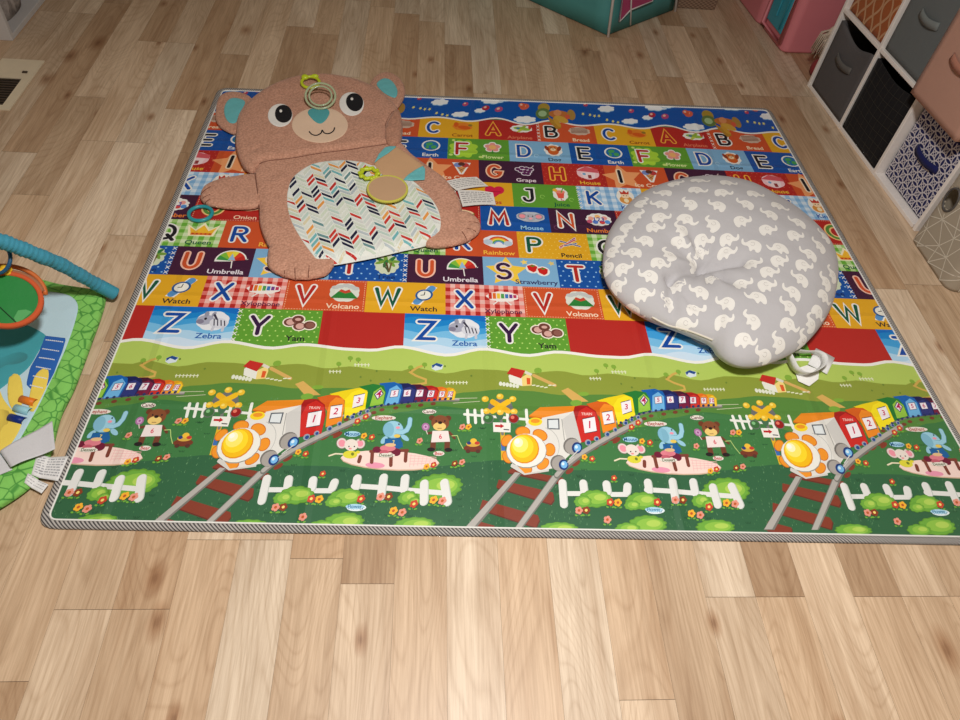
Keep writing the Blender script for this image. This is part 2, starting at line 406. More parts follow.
def build_mat():
    pr = Print([(x-O0.x, y-O0.y) for x, y in quad], MZ)
    W = lambda u, v: (lambda a: (a[0]-O0.x, a[1]-O0.y))(warp(u, v))
    RED = (182, 40, 34); ORG = (208, 84, 42); YEL = (228, 170, 34); BLU = (18, 82, 164); LBL = (128, 178, 216); GRN = (96, 158, 50)
    PUR = (66, 26, 56); WHT = (240, 238, 232); BLK = (28, 26, 34); DGR = (14, 88, 62); DBL = (14, 72, 160); DPU = (52, 22, 66)
    CH = {
     'A': [[(0, 0), (.5, 1), (1, 0)], [(.22, .33), (.78, .33)]],
     'B': [[(0, 0), (0, 1)], [(0, 0), (.45, 0)]+arc(.5, .27, .42, .27, -90, 90)+[(0, .54)], [(0, 1), (.4, 1)]+arc(.45, .77, .36, .23, 90, -90)+[(.1, .54)]],
     'C': [arc(.5, .5, .5, .5, 48, 312, 18)],
     'D': [[(0, 0), (0, 1), (.35, 1)]+arc(.4, .5, .55, .5, 90, -90)+[(0, 0)]],
     'E': [[(.85, 1), (0, 1), (0, 0), (.85, 0)], [(0, .5), (.75, .5)]],
     'F': [[(.85, 1), (0, 1), (0, 0)], [(0, .5), (.7, .5)]],
     'G': [arc(.5, .5, .5, .5, 45, 350, 20)+[(.6, .42)]],
     'H': [[(0, 0), (0, 1)], [(.9, 0), (.9, 1)], [(0, .5), (.9, .5)]],
     'I': [[(.5, 0), (.5, 1)]],
     'J': [[(.35, 1), (.75, 1), (.75, .3)]+arc(.42, .3, .33, .3, 0, -170)],
     'K': [[(0, 0), (0, 1)], [(.8, 1), (.02, .45)], [(.22, .6), (.85, 0)]],
     'L': [[(0.1, 1), (0.1, 0), (.8, 0)]],
     'M': [[(-.05, 0), (.1, 1), (.5, .25), (.9, 1), (1.05, 0)]],
     'N': [[(0, 0), (0, 1), (.9, 0), (.9, 1)]],
     'O': [arc(.5, .5, .52, .5, 0, 360, 22)],
     'P': [[(0, 0), (0, 1)], [(0, 1), (.45, 1)]+arc(.45, .74, .4, .26, 90, -90)+[(0, .48)]],
     'Q': [arc(.5, .5, .52, .5, 0, 360, 22), [(.65, .3), (1.05, -.08)]],
     'R': [[(0, 0), (0, 1)], [(0, 1), (.45, 1)]+arc(.45, .75, .38, .25, 90, -90)+[(0, .5)], [(.4, .5), (.9, 0)]],
     'S': [arc(.5, .75, .4, .25, 30, 250, 12)+arc(.48, .26, .44, .27, 80, -150, 12)],
     'T': [[(0, 1), (1, 1)], [(.5, 1), (.5, 0)]],
     'U': [[(0, 1), (0, .4)]+arc(.45, .4, .45, .4, 180, 360)+[(.9, 1)]],
     'V': [[(0, 1), (.5, 0), (1, 1)]],
     'W': [[(-.1, 1), (.2, 0), (.5, .85), (.8, 0), (1.1, 1)]],
     'X': [[(0, 0), (.95, 1)], [(0, 1), (.95, 0)]],
     'Y': [[(0, 1), (.5, .45), (1, 1)], [(.5, .45), (.5, 0)]],
     'Z': [[(0, 1), (.95, 1), (0, 0), (.95, 0)]]}
    def tile(u0, v0, ch):
        a = Art(pr, lambda X, Y: W(u0+X/1.7825, v0+Y))
        bg, lc, oc, word, wc = TL[ch]
        R = 1.7825
        a.pg([(0, 0), (R, 0), (R, 1), (0, 1)], bg, 1)
        e = random.Random(ord(ch))
        def dots(col, nx, ny, r):
            for i in range(nx):
                for j in range(ny): a.el((i+.3+.4*(j % 2))*R/nx, (j+.5)/ny, r, r, col, 0, 6, 2)
        def ging(cv, ch_, cc, nx, ny):
            for i in range(nx): a.pg([((i+.5)*R/nx, 0), ((i+1)*R/nx, 0), ((i+1)*R/nx, 1), ((i+.5)*R/nx, 1)], cv, 2)
            for j in range(ny): a.pg([(0, (j+.5)/ny), (R, (j+.5)/ny), (R, (j+1)/ny), (0, (j+1)/ny)], ch_, 2.5)
            for i in range(nx):
                for j in range(ny): a.pg([((i+.5)*R/nx, (j+.5)/ny), ((i+1)*R/nx, (j+.5)/ny), ((i+1)*R/nx, (j+1)/ny), ((i+.5)*R/nx, (j+1)/ny)], cc, 3)
        def stitch(x=None, y=None, col=WHT):
            if x is not None:
                for j in range(6):
                    c = (j+.5)/6; a.st([(x-.045, c-.05), (x+.045, c+.05)], .018, col, 3.5, False); a.st([(x-.045, c+.05), (x+.045, c-.05)], .018, col, 3.6, False)
        def dash(col):
            for i in range(30):
                for y in (.035, .965): a.pg([((i+.2)*R/30, y-.008), ((i+.75)*R/30, y-.008), ((i+.75)*R/30, y+.008), ((i+.2)*R/30, y+.008)], col, 3)
            for j in range(14):
                for x in (.04, R-.04): a.pg([(x-.008, (j+.2)/14), (x+.008, (j+.2)/14), (x+.008, (j+.7)/14), (x-.008, (j+.7)/14)], col, 3)
        if ch == 'Z':
            for k, c_ in enumerate(((20, 132, 206), (64, 160, 220), (120, 190, 232), (176, 214, 240), (206, 226, 244))):
                y = .86-.2*k
                top = [(R*i/12, y+.05*math.sin(i*.9+k)) for i in range(13)]
                a.pg([(0, -.35)]+[(R, -.35)]+top[::-1], c_, 2+.2*k)
        elif ch == 'Y': dots((190, 226, 120), 11, 7, .02); a.pg([(0, -.35), (R, -.35), (R, 0), (0, 0)], GRN, 2); stitch(0.03)
        elif ch == '_': a.pg([(0, -.35), (R, -.35), (R, 0), (0, 0)], RED, 2)
        elif ch == 'X': ging((232, 140, 130), (226, 120, 112), (240, 190, 182), 8, 4)
        elif ch == 'Q': ging((178, 214, 140), (164, 206, 120), (214, 232, 186), 7, 4)
        elif ch == 'K': ging((176, 208, 236), (160, 198, 232), (214, 230, 244), 7, 4); stitch(0.02)
        elif ch == 'T': dots((150, 200, 240), 9, 6, .025); stitch(R-.05)
        elif ch == 'P': dots((250, 214, 100), 12, 7, .015)
        elif ch == 'H': dots((232, 120, 90), 12, 7, .014)
        elif ch in 'VO': dash((246, 190, 150))
        elif ch == 'S': a.star(.56, .5, .52, (246, 206, 66), 0, 5, .5, 2); a.star(1.0, .85, .10, (246, 216, 110), 10, 5, .5, 2); a.star(1.66, .84, .09, (226, 200, 120), 20, 5, .5, 2)
        elif ch == 'I': a.star(.5, .46, .60, (240, 160, 104), 8, 5, .5, 2)
        elif ch == 'F': a.blob(.46, .5, .44, .44, (170, 214, 60), 8, .22, 2); a.el(.1, .2, .06, .05, (200, 228, 120), L=2); a.el(.95, .14, .06, .05, (200, 228, 120), L=2); a.el(.16, .9, .05, .05, (200, 228, 120), L=2)
        elif ch in 'DJN':
            for _ in range(5):
                x, y = e.uniform(.1, R-.1), e.uniform(.1, .9); c_ = {'D': (176, 214, 240), 'J': (150, 205, 90), 'N': (110, 60, 96)}[ch]
                a.st(arc(x, y, .06, .07, 0, 300, 8), .02, c_, 2, False)
        if ch == 'B': stitch(0.03)
        if ch == '_': return
        # the letter, outlined
        h = .50; wd = {'M': .40, 'W': .42, 'I': .3, 'O': .40, 'Q': .40, 'N': .36}.get(ch, .34); ox, oy = .27, .26
        if ch in 'ZYS': ox = .32
        for q_, s_ in enumerate(CH[ch]):
            pp = [(ox+x*wd, oy+y*h) for x, y in s_]
            a.st(pp, .172, oc, 4+.3*q_); a.st(pp, .09, lc, 5+.3*q_)
        # the picture
        b_ = Art(pr, lambda X, Y: W(u0+(1.30+(X-1.25)*.82)/1.7825, v0+.60+(Y-.58)*.86), 5.5)
        icon(b_, ch, 1.25, .58)
        a.text(word, 1.30 if len(word) < 8 else 1.24, .15, .21, wc, L=9.4, sx=1.05) if ch != 'X' else a.text(word, 1.30, .15, .19, wc, L=9.4)
    def icon(a, ch, x, y):
        E = a.el; P_ = a.pg; S_ = a.st; Bb = a.blob
        if ch == 'A': Bb(x, y, .42, .22, WHT, 9); E(x+.02, y, .32, .10, (150, 190, 70), -8); P_([(x-.1, y+.02), (x+.12, y+.2), (x+.22, y+.18), (x+.08, y)], (150, 180, 60)); P_([(x-.05, y-.03), (x-.2, y-.2), (x-.08, y-.2), (x+.1, y-.04)], (190, 200, 80)); E(x-.12, y+.02, .07, .05, (70, 110, 160)); E(x+.32, y+.08, .06, .1, (200, 70, 50))
        elif ch == 'B': Bb(x, y, .42, .24, (206, 180, 160), 9); 
        if ch == 'B':
            for k in range(4): S_([(x-.3, y+.12-.075*k), (x+.3, y+.15-.075*k)], .035, (120, 66, 44))
        elif ch == 'C': Bb(x, y, .38, .24, (226, 130, 40), 7); E(x+.06, y-.06, .24, .11, (214, 92, 22), -10); E(x-.24, y+.1, .09, .14, (214, 92, 22)); E(x+.28, y+.08, .08, .07, (150, 120, 40))
        elif ch == 'D': Bb(x, y, .34, .34, WHT, 9); E(x, y-.06, .2, .2, (206, 96, 36)); E(x, y+.1, .22, .17, (214, 120, 56)); E(x-.22, y+.1, .07, .15, (150, 60, 30), 20); E(x+.22, y+.1, .07, .15, (150, 60, 30), -20); E(x, y+.04, .1, .08, (246, 214, 170)); E(x-.07, y+.13, .025, .03, BLK); E(x+.07, y+.13, .025, .03, BLK); E(x, y+.07, .03, .02, BLK)
        elif ch == 'E': E(x, y, .33, .3, WHT); E(x, y, .27, .25, (30, 110, 170)); E(x-.06, y+.08, .13, .09, (70, 160, 90), 20); E(x+.1, y-.08, .1, .1, (70, 160, 90)); E(x-.12, y-.1, .06, .08, (70, 160, 90))
        elif ch == 'F':
            for k in range(5): E(x+.19*math.cos(k*1.257+.3), y+.03+.17*math.sin(k*1.257+.3), .14, .13, WHT)
            for k in range(5): E(x+.17*math.cos(k*1.257+.3), y+.03+.15*math.sin(k*1.257+.3), .11, .10, (232, 150, 140))
            E(x, y+.03, .13, .12, (240, 180, 110)); S_([(x, y-.15), (x, y-.3)], .04, (60, 140, 50))
        elif ch == 'G':
            for k, (dx, dy) in enumerate(((-.25, .05), (-.1, .12), (.05, .1), (.2, .06), (-.15, -.04), (0, -.04), (.13, -.06), (-.04, -.17), (.08, -.18))): E(x+dx, y+dy, .11, .10, (230, 220, 230))
            for k, (dx, dy) in enumerate(((-.25, .05), (-.1, .12), (.05, .1), (.2, .06), (-.15, -.04), (0, -.04), (.13, -.06), (-.04, -.17), (.08, -.18))): E(x+dx, y+dy, .08, .07, (92, 36, 84))
            S_([(x+.2, y+.12), (x+.3, y+.26)], .03, (220, 200, 200))
        elif ch == 'H': Bb(x, y, .4, .34, (244, 200, 206), 6, .05); P_([(x-.4, y+.1), (x-.05, y+.34), (x+.36, y+.22), (x+.38, y+.02)], (214, 90, 100)); P_([(x-.26, y+.02), (x+.26, y+.02), (x+.2, y-.28), (x-.16, y-.28)], (246, 222, 224)); P_([(x-.02, y-.28), (x+.1, y-.28), (x+.1, y-.1), (x-.02, y-.1)], (150, 60, 60)); E(x-.14, y-.06, .06, .06, (120, 170, 210))
        elif ch == 'I': P_([(x-.32, y+.28), (x+.32, y+.28), (x+.06, y-.34), (x-.06, y-.34)], WHT); P_([(x-.18, y+.08), (x+.18, y+.08), (x, y-.3)], (214, 150, 90)); E(x-.13, y+.15, .13, .12, (120, 140, 200)); E(x+.13, y+.15, .13, .12, (190, 60, 60)); E(x, y+.2, .12, .1, (90, 50, 40)); S_([(x-.1, y), (x+.06, y-.16)], .02, (120, 70, 40)); S_([(x+.1, y), (x-.06, y-.16)], .02, (120, 70, 40))
        elif ch == 'J': Bb(x, y, .26, .34, WHT, 8); P_([(x-.14, y+.1), (x+.14, y+.1), (x+.09, y-.2), (x-.09, y-.2)], (232, 90, 70)); E(x, y+.12, .17, .08, (240, 140, 120)); S_([(x+.04, y+.1), (x+.12, y+.32)], .035, (90, 160, 60)); E(x-.16, y+.2, .08, .08, (240, 180, 60)); S_([(x, y-.2), (x, y-.28), (x+.08, y-.3)], .03, (200, 60, 50))
        elif ch == 'K': Bb(x, y, .3, .4, (240, 236, 226), 9, .05); E(x, y-.14, .22, .2, (222, 150, 70)); E(x, y+.06, .14, .13, (246, 214, 176)); P_([(x-.14, y+.14), (x+.14, y+.14), (x+.16, y+.32), (x+.07, y+.22), (x, y+.34), (x-.07, y+.22), (x-.16, y+.32)], (196, 60, 44)); E(x-.05, y+.07, .018, .02, BLK); E(x+.05, y+.07, .018, .02, BLK); E(x, y-.18, .08, .1, (246, 230, 190))
        elif ch == 'L': E(x-.14, y+.08, .18, .2, (212, 30, 70), 20); E(x+.14, y+.08, .18, .2, (212, 30, 70), -20); P_([(x-.3, y+.04), (x+.3, y+.04), (x, y-.28)], (212, 30, 70)); S_([(x-.2, y), (x+.2, y)], .025, (150, 10, 40))
        elif ch == 'M': Bb(x, y, .46, .24, (190, 196, 206), 8, .05); E(x-.26, y+.02, .15, .14, (150, 150, 160)); E(x+.26, y+.02, .15, .14, (150, 150, 160)); E(x-.26, y+.02, .10, .09, (244, 150, 160)); E(x+.26, y+.02, .10, .09, (244, 150, 160)); E(x, y-.02, .17, .17, (176, 178, 188)); E(x, y-.08, .06, .05, (244, 170, 180)); E(x-.07, y+.03, .02, .03, BLK); E(x+.07, y+.03, .02, .03, BLK)
        elif ch == 'N':
            Bb(x, y, .42, .3, WHT, 11)
            for k, (dx, dy, c_) in enumerate(((-.24, .05, (240, 170, 150)), (-.02, .14, (246, 190, 120)), (.2, .08, (240, 160, 150)), (-.12, -.12, (90, 130, 210)), (.1, -.12, (220, 70, 70)), (.27, -.1, (90, 150, 220)), (-.3, -.1, (200, 90, 120)))): E(x+dx, y+dy, .09, .09, c_)
            a.text('123', x, y, .26, (60, 70, 160))
        elif ch == 'O': Bb(x, y, .4, .22, (246, 214, 170), 6, .05); E(x-.05, y, .26, .15, (120, 140, 70)); E(x+.08, y-.02, .22, .14, (196, 150, 60)); S_([(x+.3, y), (x+.4, y+.03)], .04, (90, 130, 50))
        elif ch == 'P':
            for k, c_ in enumerate(((150, 60, 130), (60, 80, 140), (200, 60, 60), (80, 110, 160))): S_([(x-.34+.06*k, y+.2-.1*k), (x+.36-.05*k, y-.16+.06*k)] if k % 2 else [(x-.3, y-.2+.02*k), (x+.2, y+.26-.04*k)], .07, (246, 236, 220)); S_([(x-.34+.06*k, y+.2-.1*k), (x+.36-.05*k, y-.16+.06*k)] if k % 2 else [(x-.3, y-.2+.02*k), (x+.2, y+.26-.04*k)], .045, c_)
        elif ch == 'Q':
            P_([(x-.36, y-.24), (x+.36, y-.24), (x+.46, y+.26), (x+.2, y+.04), (x, y+.36), (x-.2, y+.04), (x-.46, y+.26)], (250, 240, 200)); P_([(x-.3, y-.16), (x+.3, y-.16), (x+.38, y+.14), (x+.18, y-.02), (x, y+.24), (x-.18, y-.02), (x-.38, y+.14)], (246, 190, 50)); P_([(x-.3, y-.2), (x+.3, y-.2), (x+.3, y-.1), (x-.3, y-.1)], (226, 130, 30))
            for k in range(5): E(x-.24+.12*k, y-.15, .03, .03, (200, 50, 40))
        elif ch == 'R':
            Bb(x, y-.02, .46, .28, (236, 236, 240), 8, .06)
            for k, c_ in enumerate(((214, 60, 50), (240, 150, 40), (246, 220, 80), (90, 170, 90), (110, 150, 210))): S_(arc(x+.02, y-.16, .34-.05*k, .34-.05*k, 15, 165, 10), .05, c_)
            E(x-.3, y-.06, .14, .12, (190, 206, 220)); E(x+.3, y-.1, .13, .11, (190, 206, 220))
        elif ch == 'S':
            for dx, dy, r_ in ((-.14, .04, 25), (.16, -.06, 10)): E(x+dx, y+dy, .2, .2, WHT); P_([(x+dx-.16, y+dy+.1), (x+dx, y+dy+.17), (x+dx+.15, y+dy+.08), (x+dx+.12, y+dy-.08), (x+dx+.02, y+dy-.16), (x+dx-.12, y+dy-.07)], (206, 32, 30)); P_([(x+dx-.1, y+dy+.12), (x+dx+.1, y+dy+.14), (x+dx+.02, y+dy+.06)], (60, 140, 50))
        elif ch == 'T':
            Bb(x, y, .36, .42, (210, 220, 190), 11, .12)
            for k in range(7): t = k*.9; E(x+.2*math.cos(t), y+.12+.1*math.sin(t), .17, .06, (50, 120, 60) if k % 2 else (120, 160, 60), k*51)
            S_([(x-.02, y+.05), (x+.06, y-.3)], .06, (90, 70, 40)); S_([(x+.12, y+.05), (x+.08, y-.28)], .05, (110, 90, 50)); S_([(x-.1, y-.02), (x+.04, y-.26)], .04, (70, 90, 60))
        elif ch == 'U':
            P_([(x-.46, y-.12)]+arc(x-.02, y-.06, .44, .42, 175, 5, 14)+[(x+.46, y+.02), (x-.02, y-.1)], WHT)
            cs = ((60, 150, 70), (130, 190, 60), (240, 200, 50), (236, 220, 70), (220, 60, 40), (190, 40, 36))
            for k, c_ in enumerate(cs): P_([(x-.02, y-.08)]+arc(x-.02, y-.08, .40, .40, 175-28*k, 175-28*(k+1), 4), c_)
            P_([(x-.1, y-.05), (x-.02, y+.22), (x+.1, y-.05)], (150, 190, 220)); S_([(x+.02, y-.08), (x+.05, y-.36)], .03, WHT)
        elif ch == 'V':
            Bb(x, y, .42, .36, (222, 226, 214), 8, .08); P_([(x-.36, y-.22), (x-.1, y+.12), (x+.02, y+.04), (x+.12, y+.1), (x+.38, y-.22)], (44, 130, 56)); P_([(x-.16, y+.04), (x-.1, y+.12), (x+.02, y+.06), (x+.12, y+.12), (x+.18, y+.02), (x+.02, y-.04)], (200, 70, 50))
            for dx, dy in ((-.14, .22), (.02, .26), (.16, .22), (-.26, .18), (.28, .16)): E(x+dx, y+dy, .11, .07, (196, 200, 198))
        elif ch == 'W':
            P_([(x-.34, y-.34), (x-.1, y-.38), (x+.36, y+.3), (x+.12, y+.36)], WHT); S_([(x-.2, y-.27), (x+.22, y+.27)], .2, (90, 150, 206)); E(x, y, .25, .21, (40, 90, 150), 20); E(x, y, .19, .16, (240, 238, 226), 20); S_([(x, y), (x+.02, y+.12)], .025, BLK); S_([(x, y), (x-.09, y-.01)], .025, BLK)
        elif ch == 'X':
            Bb(x, y+.04, .46, .2, (244, 236, 230), 9, .08)
            for k, c_ in enumerate(((200, 50, 40), (226, 110, 40), (240, 200, 60), (80, 160, 80), (60, 120, 190), (120, 60, 140), (190, 50, 90))): xx = x-.34+.115*k; P_([(xx-.045, y-.06+.01*k), (xx+.045, y-.06+.01*k), (xx+.045, y+.18-.01*k), (xx-.045, y+.18-.01*k)], c_)
            S_([(x-.1, y-.1), (x-.26, y-.26)], .04, WHT); S_([(x+.08, y-.1), (x+.22, y-.26)], .04, WHT)
        elif ch == 'Y':
            for dx, dy in ((-.22, .03), (-.02, .13), (.04, -.1), (.3, -.06)): E(x+dx, y+dy, .19, .17, (246, 234, 220))
            for k, (dx, dy) in enumerate(((-.22, .03), (-.02, .13), (.04, -.1), (.3, -.06))): E(x+dx, y+dy, .155, .135, (110, 62, 52)); E(x+dx+(.02 if k != 1 else 0), y+dy, .11 if k != 1 else .08, .10 if k != 1 else .05, (216, 170, 160) if k != 3 else (140, 90, 80))
        elif ch == 'Z':
            Bb(x, y, .42, .34, (232, 234, 240), 8, .06); E(x-.2, y+.02, .22, .17, (170, 172, 190), 10); E(x-.32, y-.04, .1, .08, (132, 128, 150)); E(x-.2, y+.22, .06, .1, (150, 152, 170)); E(x-.02, y+.22, .05, .09, (150, 152, 170), -20); E(x+.16, y-.08, .24, .18, (216, 218, 228), -15)
            for k in range(4): S_([(x+.02+.09*k, y+.06-.02*k), (x+.06+.09*k, y-.16)], .03, (60, 58, 76))
            S_([(x, y+.2), (x+.08, y+.06)], .06, (60, 58, 76)); S_([(x+.06, y-.2), (x+.04, y-.33)], .07, (200, 202, 214)); S_([(x+.3, y-.2), (x+.3, y-.33)], .07, (200, 202, 214)); E(x-.2, y+.06, .035, .045, BLK)
    TL = {'A': (RED, RED, (244, 170, 60), 'Airplane', (226, 120, 90)), 'B': (ORG, BLK, WHT, 'Bread', (250, 226, 190)), 'C': (YEL, DBL, WHT, 'Carrot', (150, 70, 20)),
     'D': (LBL, DBL, WHT, 'Dog', BLK), 'E': (BLU, BLK, WHT, 'Earth', WHT), 'F': (GRN, RED, WHT, 'Flower', (220, 236, 160)), 'G': (PUR, ORG, (248, 200, 170), 'Grape', (240, 220, 230)),
     'H': (RED, RED, (246, 180, 60), 'House', (240, 190, 60)), 'I': (ORG, BLK, (244, 220, 190), 'Ice Cream', (250, 220, 190)), 'J': (GRN, BLK, WHT, 'Juice', DGR), 'K': ((130, 180, 224), DBL, WHT, 'King', DBL),
     'L': (YEL, RED, WHT, 'Lips', (190, 40, 40)), 'M': (BLU, RED, WHT, 'Mouse', (160, 210, 240)), 'N': (PUR, ORG, WHT, 'Number', (240, 130, 50)), 'O': (RED, (90, 140, 60), (246, 200, 130), 'Onion', (250, 210, 180)),
     'P': (YEL, DGR, WHT, 'Pencil', BLK), 'Q': ((108, 176, 60), BLK, WHT, 'Queen', DGR), 'R': (ORG, DBL, WHT, 'Rainbow', (250, 190, 70)), 'S': (LBL, DPU, (236, 214, 200), 'Strawberry', (50, 50, 100)),
     'T': (BLU, RED, WHT, 'Tree', (12, 50, 110)), 'U': (PUR, ORG, (248, 196, 176), 'Umbrella', (236, 228, 236)), 'V': (ORG, RED, WHT, 'Volcano', (250, 220, 190)), 'W': (YEL, DGR, WHT, 'Watch', (50, 40, 40)),
     'X': (RED, DBL, WHT, 'Xylophone', (90, 20, 60)), 'Y': (GRN, DPU, WHT, 'Yam', (40, 30, 40)), 'Z': ((10, 110, 196), DBL, WHT, 'Zebra', (20, 90, 170)), '_': (RED, RED, RED, '', RED)}
    rows = [(-1, 'ZY_', -1.0), (0, 'WXV', -1.5), (1, 'USTx', -1.0), (2, 'QRP', -1.5), (3, 'OMN', -1.0), (4, 'LJK', -0.5), (5, 'IGH', -1.0), (6, 'FDE', -0.5), (7, 'CAB', -1.0)]
    for v0, seq, u0 in rows:
        for k in range(-3, 4):
            for i, ch in enumerate(seq[:3]):
                uu = u0+i+3*k
                if uu > 5.8 or uu < -5.6: continue
                tile(uu, v0, ch)
    # ---- bands of sky and meadow, following waves sampled from the sheet
    def wave(pts, period=3.0):
        q = sorted(((uv_of(x, y)[0]) % period, uv_of(x, y)[1]) for x, y in pts)
        us = [a-period for a, _ in q]+[a for a, _ in q]+[a+period for a, _ in q]; vs = [b for _, b in q]*3
        def f(u):
            u = u % period
            for i in range(len(us)-1):
                if us[i] <= u <= us[i+1]:
                    t = (u-us[i])/max(1e-6, us[i+1]-us[i]); t = t*t*(3-2*t); return vs[i]*(1-t)+vs[i+1]*t
            return vs[-1]
        return f
    def band(top, bot, col, L, up=False):
        u = -4.8
        while u < 6.2:
            a, b = u, u+.1
            pr.poly([W(a, bot(a)), W(b, bot(b)), W(b, top(b)), W(a, top(a))], col, L); u += .1
    low = lambda u: -5.6
    sky = lambda u: 8.0+.13*math.sin(2*math.pi*(u-.05))*(.8+.3*math.sin(u*2.1))
    hi = lambda u: 10.2
    band(hi, lambda u: sky(u)-.07, WHT, 9.5); band(hi, sky, (10, 82, 168), 10)
    w1 = wave([(371, 351), (400, 347.5), (447, 355.9), (484, 349.7), (527.5, 356.2), (558, 352.7), (604, 357.5)])
    band(lambda u: w1(u)+.06, low, WHT, 12); band(lambda u: w1(u)-.02, low, (178, 202, 96), 13)
    w2 = wave([(352, 366.4), (378, 370), (402, 371), (414, 367.6), (445, 373.5), (474, 369.2), (498, 370), (522, 373.5), (560, 371), (586, 375.5)])
    band(w2, low, (140, 154, 58), 14)
    w3 = wave([(345, 388), (400, 394), (440, 396), (470, 392), (500, 389.5), (530, 391), (560, 395)])
    band(w3, low, (86, 134, 58), 15)
    w4 = wave([(345, 426), (370, 421), (400, 412), (440, 406), (470, 409), (500, 420), (540, 430), (570, 430)])
    band(w4, low, (62, 120, 66), 16)
    w5 = wave([(331, 466), (370, 470), (400, 469.5), (440, 466), (475, 462), (500, 460), (530, 468), (560, 470)])
    band(w5, low, (48, 98, 64), 17)
    def zoomart(x0, y0, s, k, L):
        return Art(pr, lambda X, Y: (lambda q: W(q[0]+3*k, q[1]))(uv_of(x0+X/s, y0+Y/s)), L)
    cache = {}
    _uv = uv_of
    def cuv(x, y):
        key = (round(x, 2), round(y, 2))
        if key not in cache: cache[key] = _uv(x, y)
        return cache[key]
    def za(x0, y0, s, k, L): return Art(pr, lambda X, Y: (lambda q: W(q[0]+3*k, q[1]))(cuv(x0+X/s, y0+Y/s)), L)
    def rnd_grass(k):
        e = random.Random(5)
        a = za(0, 0, 1, k, 18)
        for _ in range(60):
            x, y = e.uniform(335, 590), e.uniform(428, 522); h = e.uniform(1.2, 2.6)
            for dx in (-2, -.7, .7, 2): a.st([(x+dx*.7, y), (x+dx*1.4, y-h)], .5, (22, 66, 40), 18, False)
        for _ in range(700):
            x, y = e.uniform(330, 592), e.uniform(405, 526); q = e.uniform(1.0, 3.0)*(y/480); a.pg([(x, y), (x+.55, y), (x+.4+e.uniform(-.7, .7), y-q)], (84, 138, 86) if e.random() < .6 else (116, 162, 116), 18.6)
    for k in (-2, -1, 0, 1, 2):
        rnd_grass(k)
        # ---------- far meadow: houses, paths, little fences
        b = za(330, 340, 4.174, k, 19)
        b.st([(395, 105), (365, 115), (335, 135), (360, 150), (400, 165), (400, 180), (360, 187), (290, 190)], 9, (206, 170, 84)); b.st([(850, 148), (940, 190)], 13, (212, 170, 96))
        b.pg([(425, 105), (450, 97), (473, 103), (468, 122), (440, 128), (425, 120)], (214, 226, 232)); b.pg([(425, 106), (445, 96), (472, 104), (462, 114), (440, 106), (428, 118)], (30, 74, 140))
        for x, y in ((37, 100), (85, 76), (118, 82), (337, 115), (395, 103), (868, 128)): b.st([(x, y), (x, y+14)], 3, (120, 100, 50)); b.el(x, y, 11 if x < 800 else 16, 9 if x < 800 else 12, (130, 170, 60))
        b.pg([(745, 150), (760, 135), (800, 158), (838, 158), (842, 190), (800, 192), (750, 176)], (232, 232, 222)); b.pg([(800, 156), (835, 135), (843, 160), (841, 190), (803, 193)], (240, 214, 130))
        b.pg([(757, 115), (815, 128), (797, 161), (738, 140)], (194, 42, 36)); b.pg([(815, 128), (845, 142), (838, 150), (812, 140)], (222, 214, 200)); b.pg([(820, 158), (836, 160), (836, 186), (822, 186)], (222, 90, 40))
        for x in range(6): b.el(712+14*x, 183+2*x, 7, 9, (226, 230, 212)); b.st([(845+17*x, 190+(3*x if x < 4 else 0)), (855+17*x, 189+(3*x if x < 4 else 0))], 5, (228, 230, 200))
        for x0_, y0_, n_ in ((486, 178, 7), (105, 104, 5), (0, 132, 4)):
            for x in range(n_): b.st([(x0_+x*14, y0_-6), (x0_+x*14, y0_+8)], 4, (226, 230, 196), None, False)
            b.st([(x0_-4, y0_), (x0_+n_*14-10, y0_)], 3, (226, 230, 196))
        for x, y in ((195, 130), (128, 155), (170, 170), (250, 165), (480, 110), (590, 150)): b.el(x, y, 4, 4, (104, 130, 50))
        g = za(540, 350, 4.364, k, 20)
        g.pg([(92, 178), (122, 165), (212, 225), (150, 228)], (214, 172, 92)); g.el(190, 192, 24, 9, (130, 172, 60)); g.el(158, 232, 26, 14, (120, 170, 60))
        # ---------- bushes behind the front fence
        c = za(550, 400, 4.571, k, 20)
        GB = [(108, 168, 60), (140, 190, 70), (176, 208, 90)]
        def bush(cx, cy, rx, ry, nb=11):
            c.blob(cx, cy, rx, ry, (96, 150, 44), nb, .12); c.blob(cx, cy, rx*.93, ry*.9, GB[0], nb, .12); c.el(cx+rx*.12, cy-ry*.05, rx*.66, ry*.62, GB[1]); c.el(cx+rx*.3, cy-ry*.15, rx*.35, ry*.34, GB[2])
        bush(805, 415, 112, 62, 15)
        # ---------- track
        a = za(480, 380, 4.8, k, 24)
        BR, BRD = (132, 58, 40), (100, 44, 34)
        for q in ([(150, 425), (400, 470), (385, 497), (130, 442)], [(90, 478), (350, 540), (355, 575), (340, 595), (78, 515)], [(12, 575), (278, 650), (285, 672), (268, 708), (-2, 620)], [(-40, 668), (70, 700), (60, 740), (-60, 715)]):
            a.pg([(x+3, y+7) for x, y in q], BRD); a.pg(q, BR)
        for x, y in ((430, 437), (462, 400), (556, 322), (600, 300), (640, 278), (690, 248), (722, 235), (655, 290)): a.el(x, y, 22, 11, BR, -35)
        g.L = a.L
        for x, y in ((295, 350), (325, 340), (350, 330), (390, 340), (420, 318), (455, 300), (485, 288), (540, 280), (590, 272), (640, 268), (690, 262)): g.el(x, y, 11, 7, (120, 62, 44))
        RL, RLD = (176, 172, 166), (120, 118, 112)
        a.L = g.L+1; a.pg([(165, 445), (200, 450), (-20, 712), (-75, 712)], RLD); a.pg([(168, 443), (192, 447), (-30, 708), (-70, 708)], RL)
        rl = [(345, 460), (395, 455), (205, 712), (165, 712)]; a.pg(rl, RLD); a.pg([(350, 460), (388, 452), (197, 712), (168, 712)], RL)
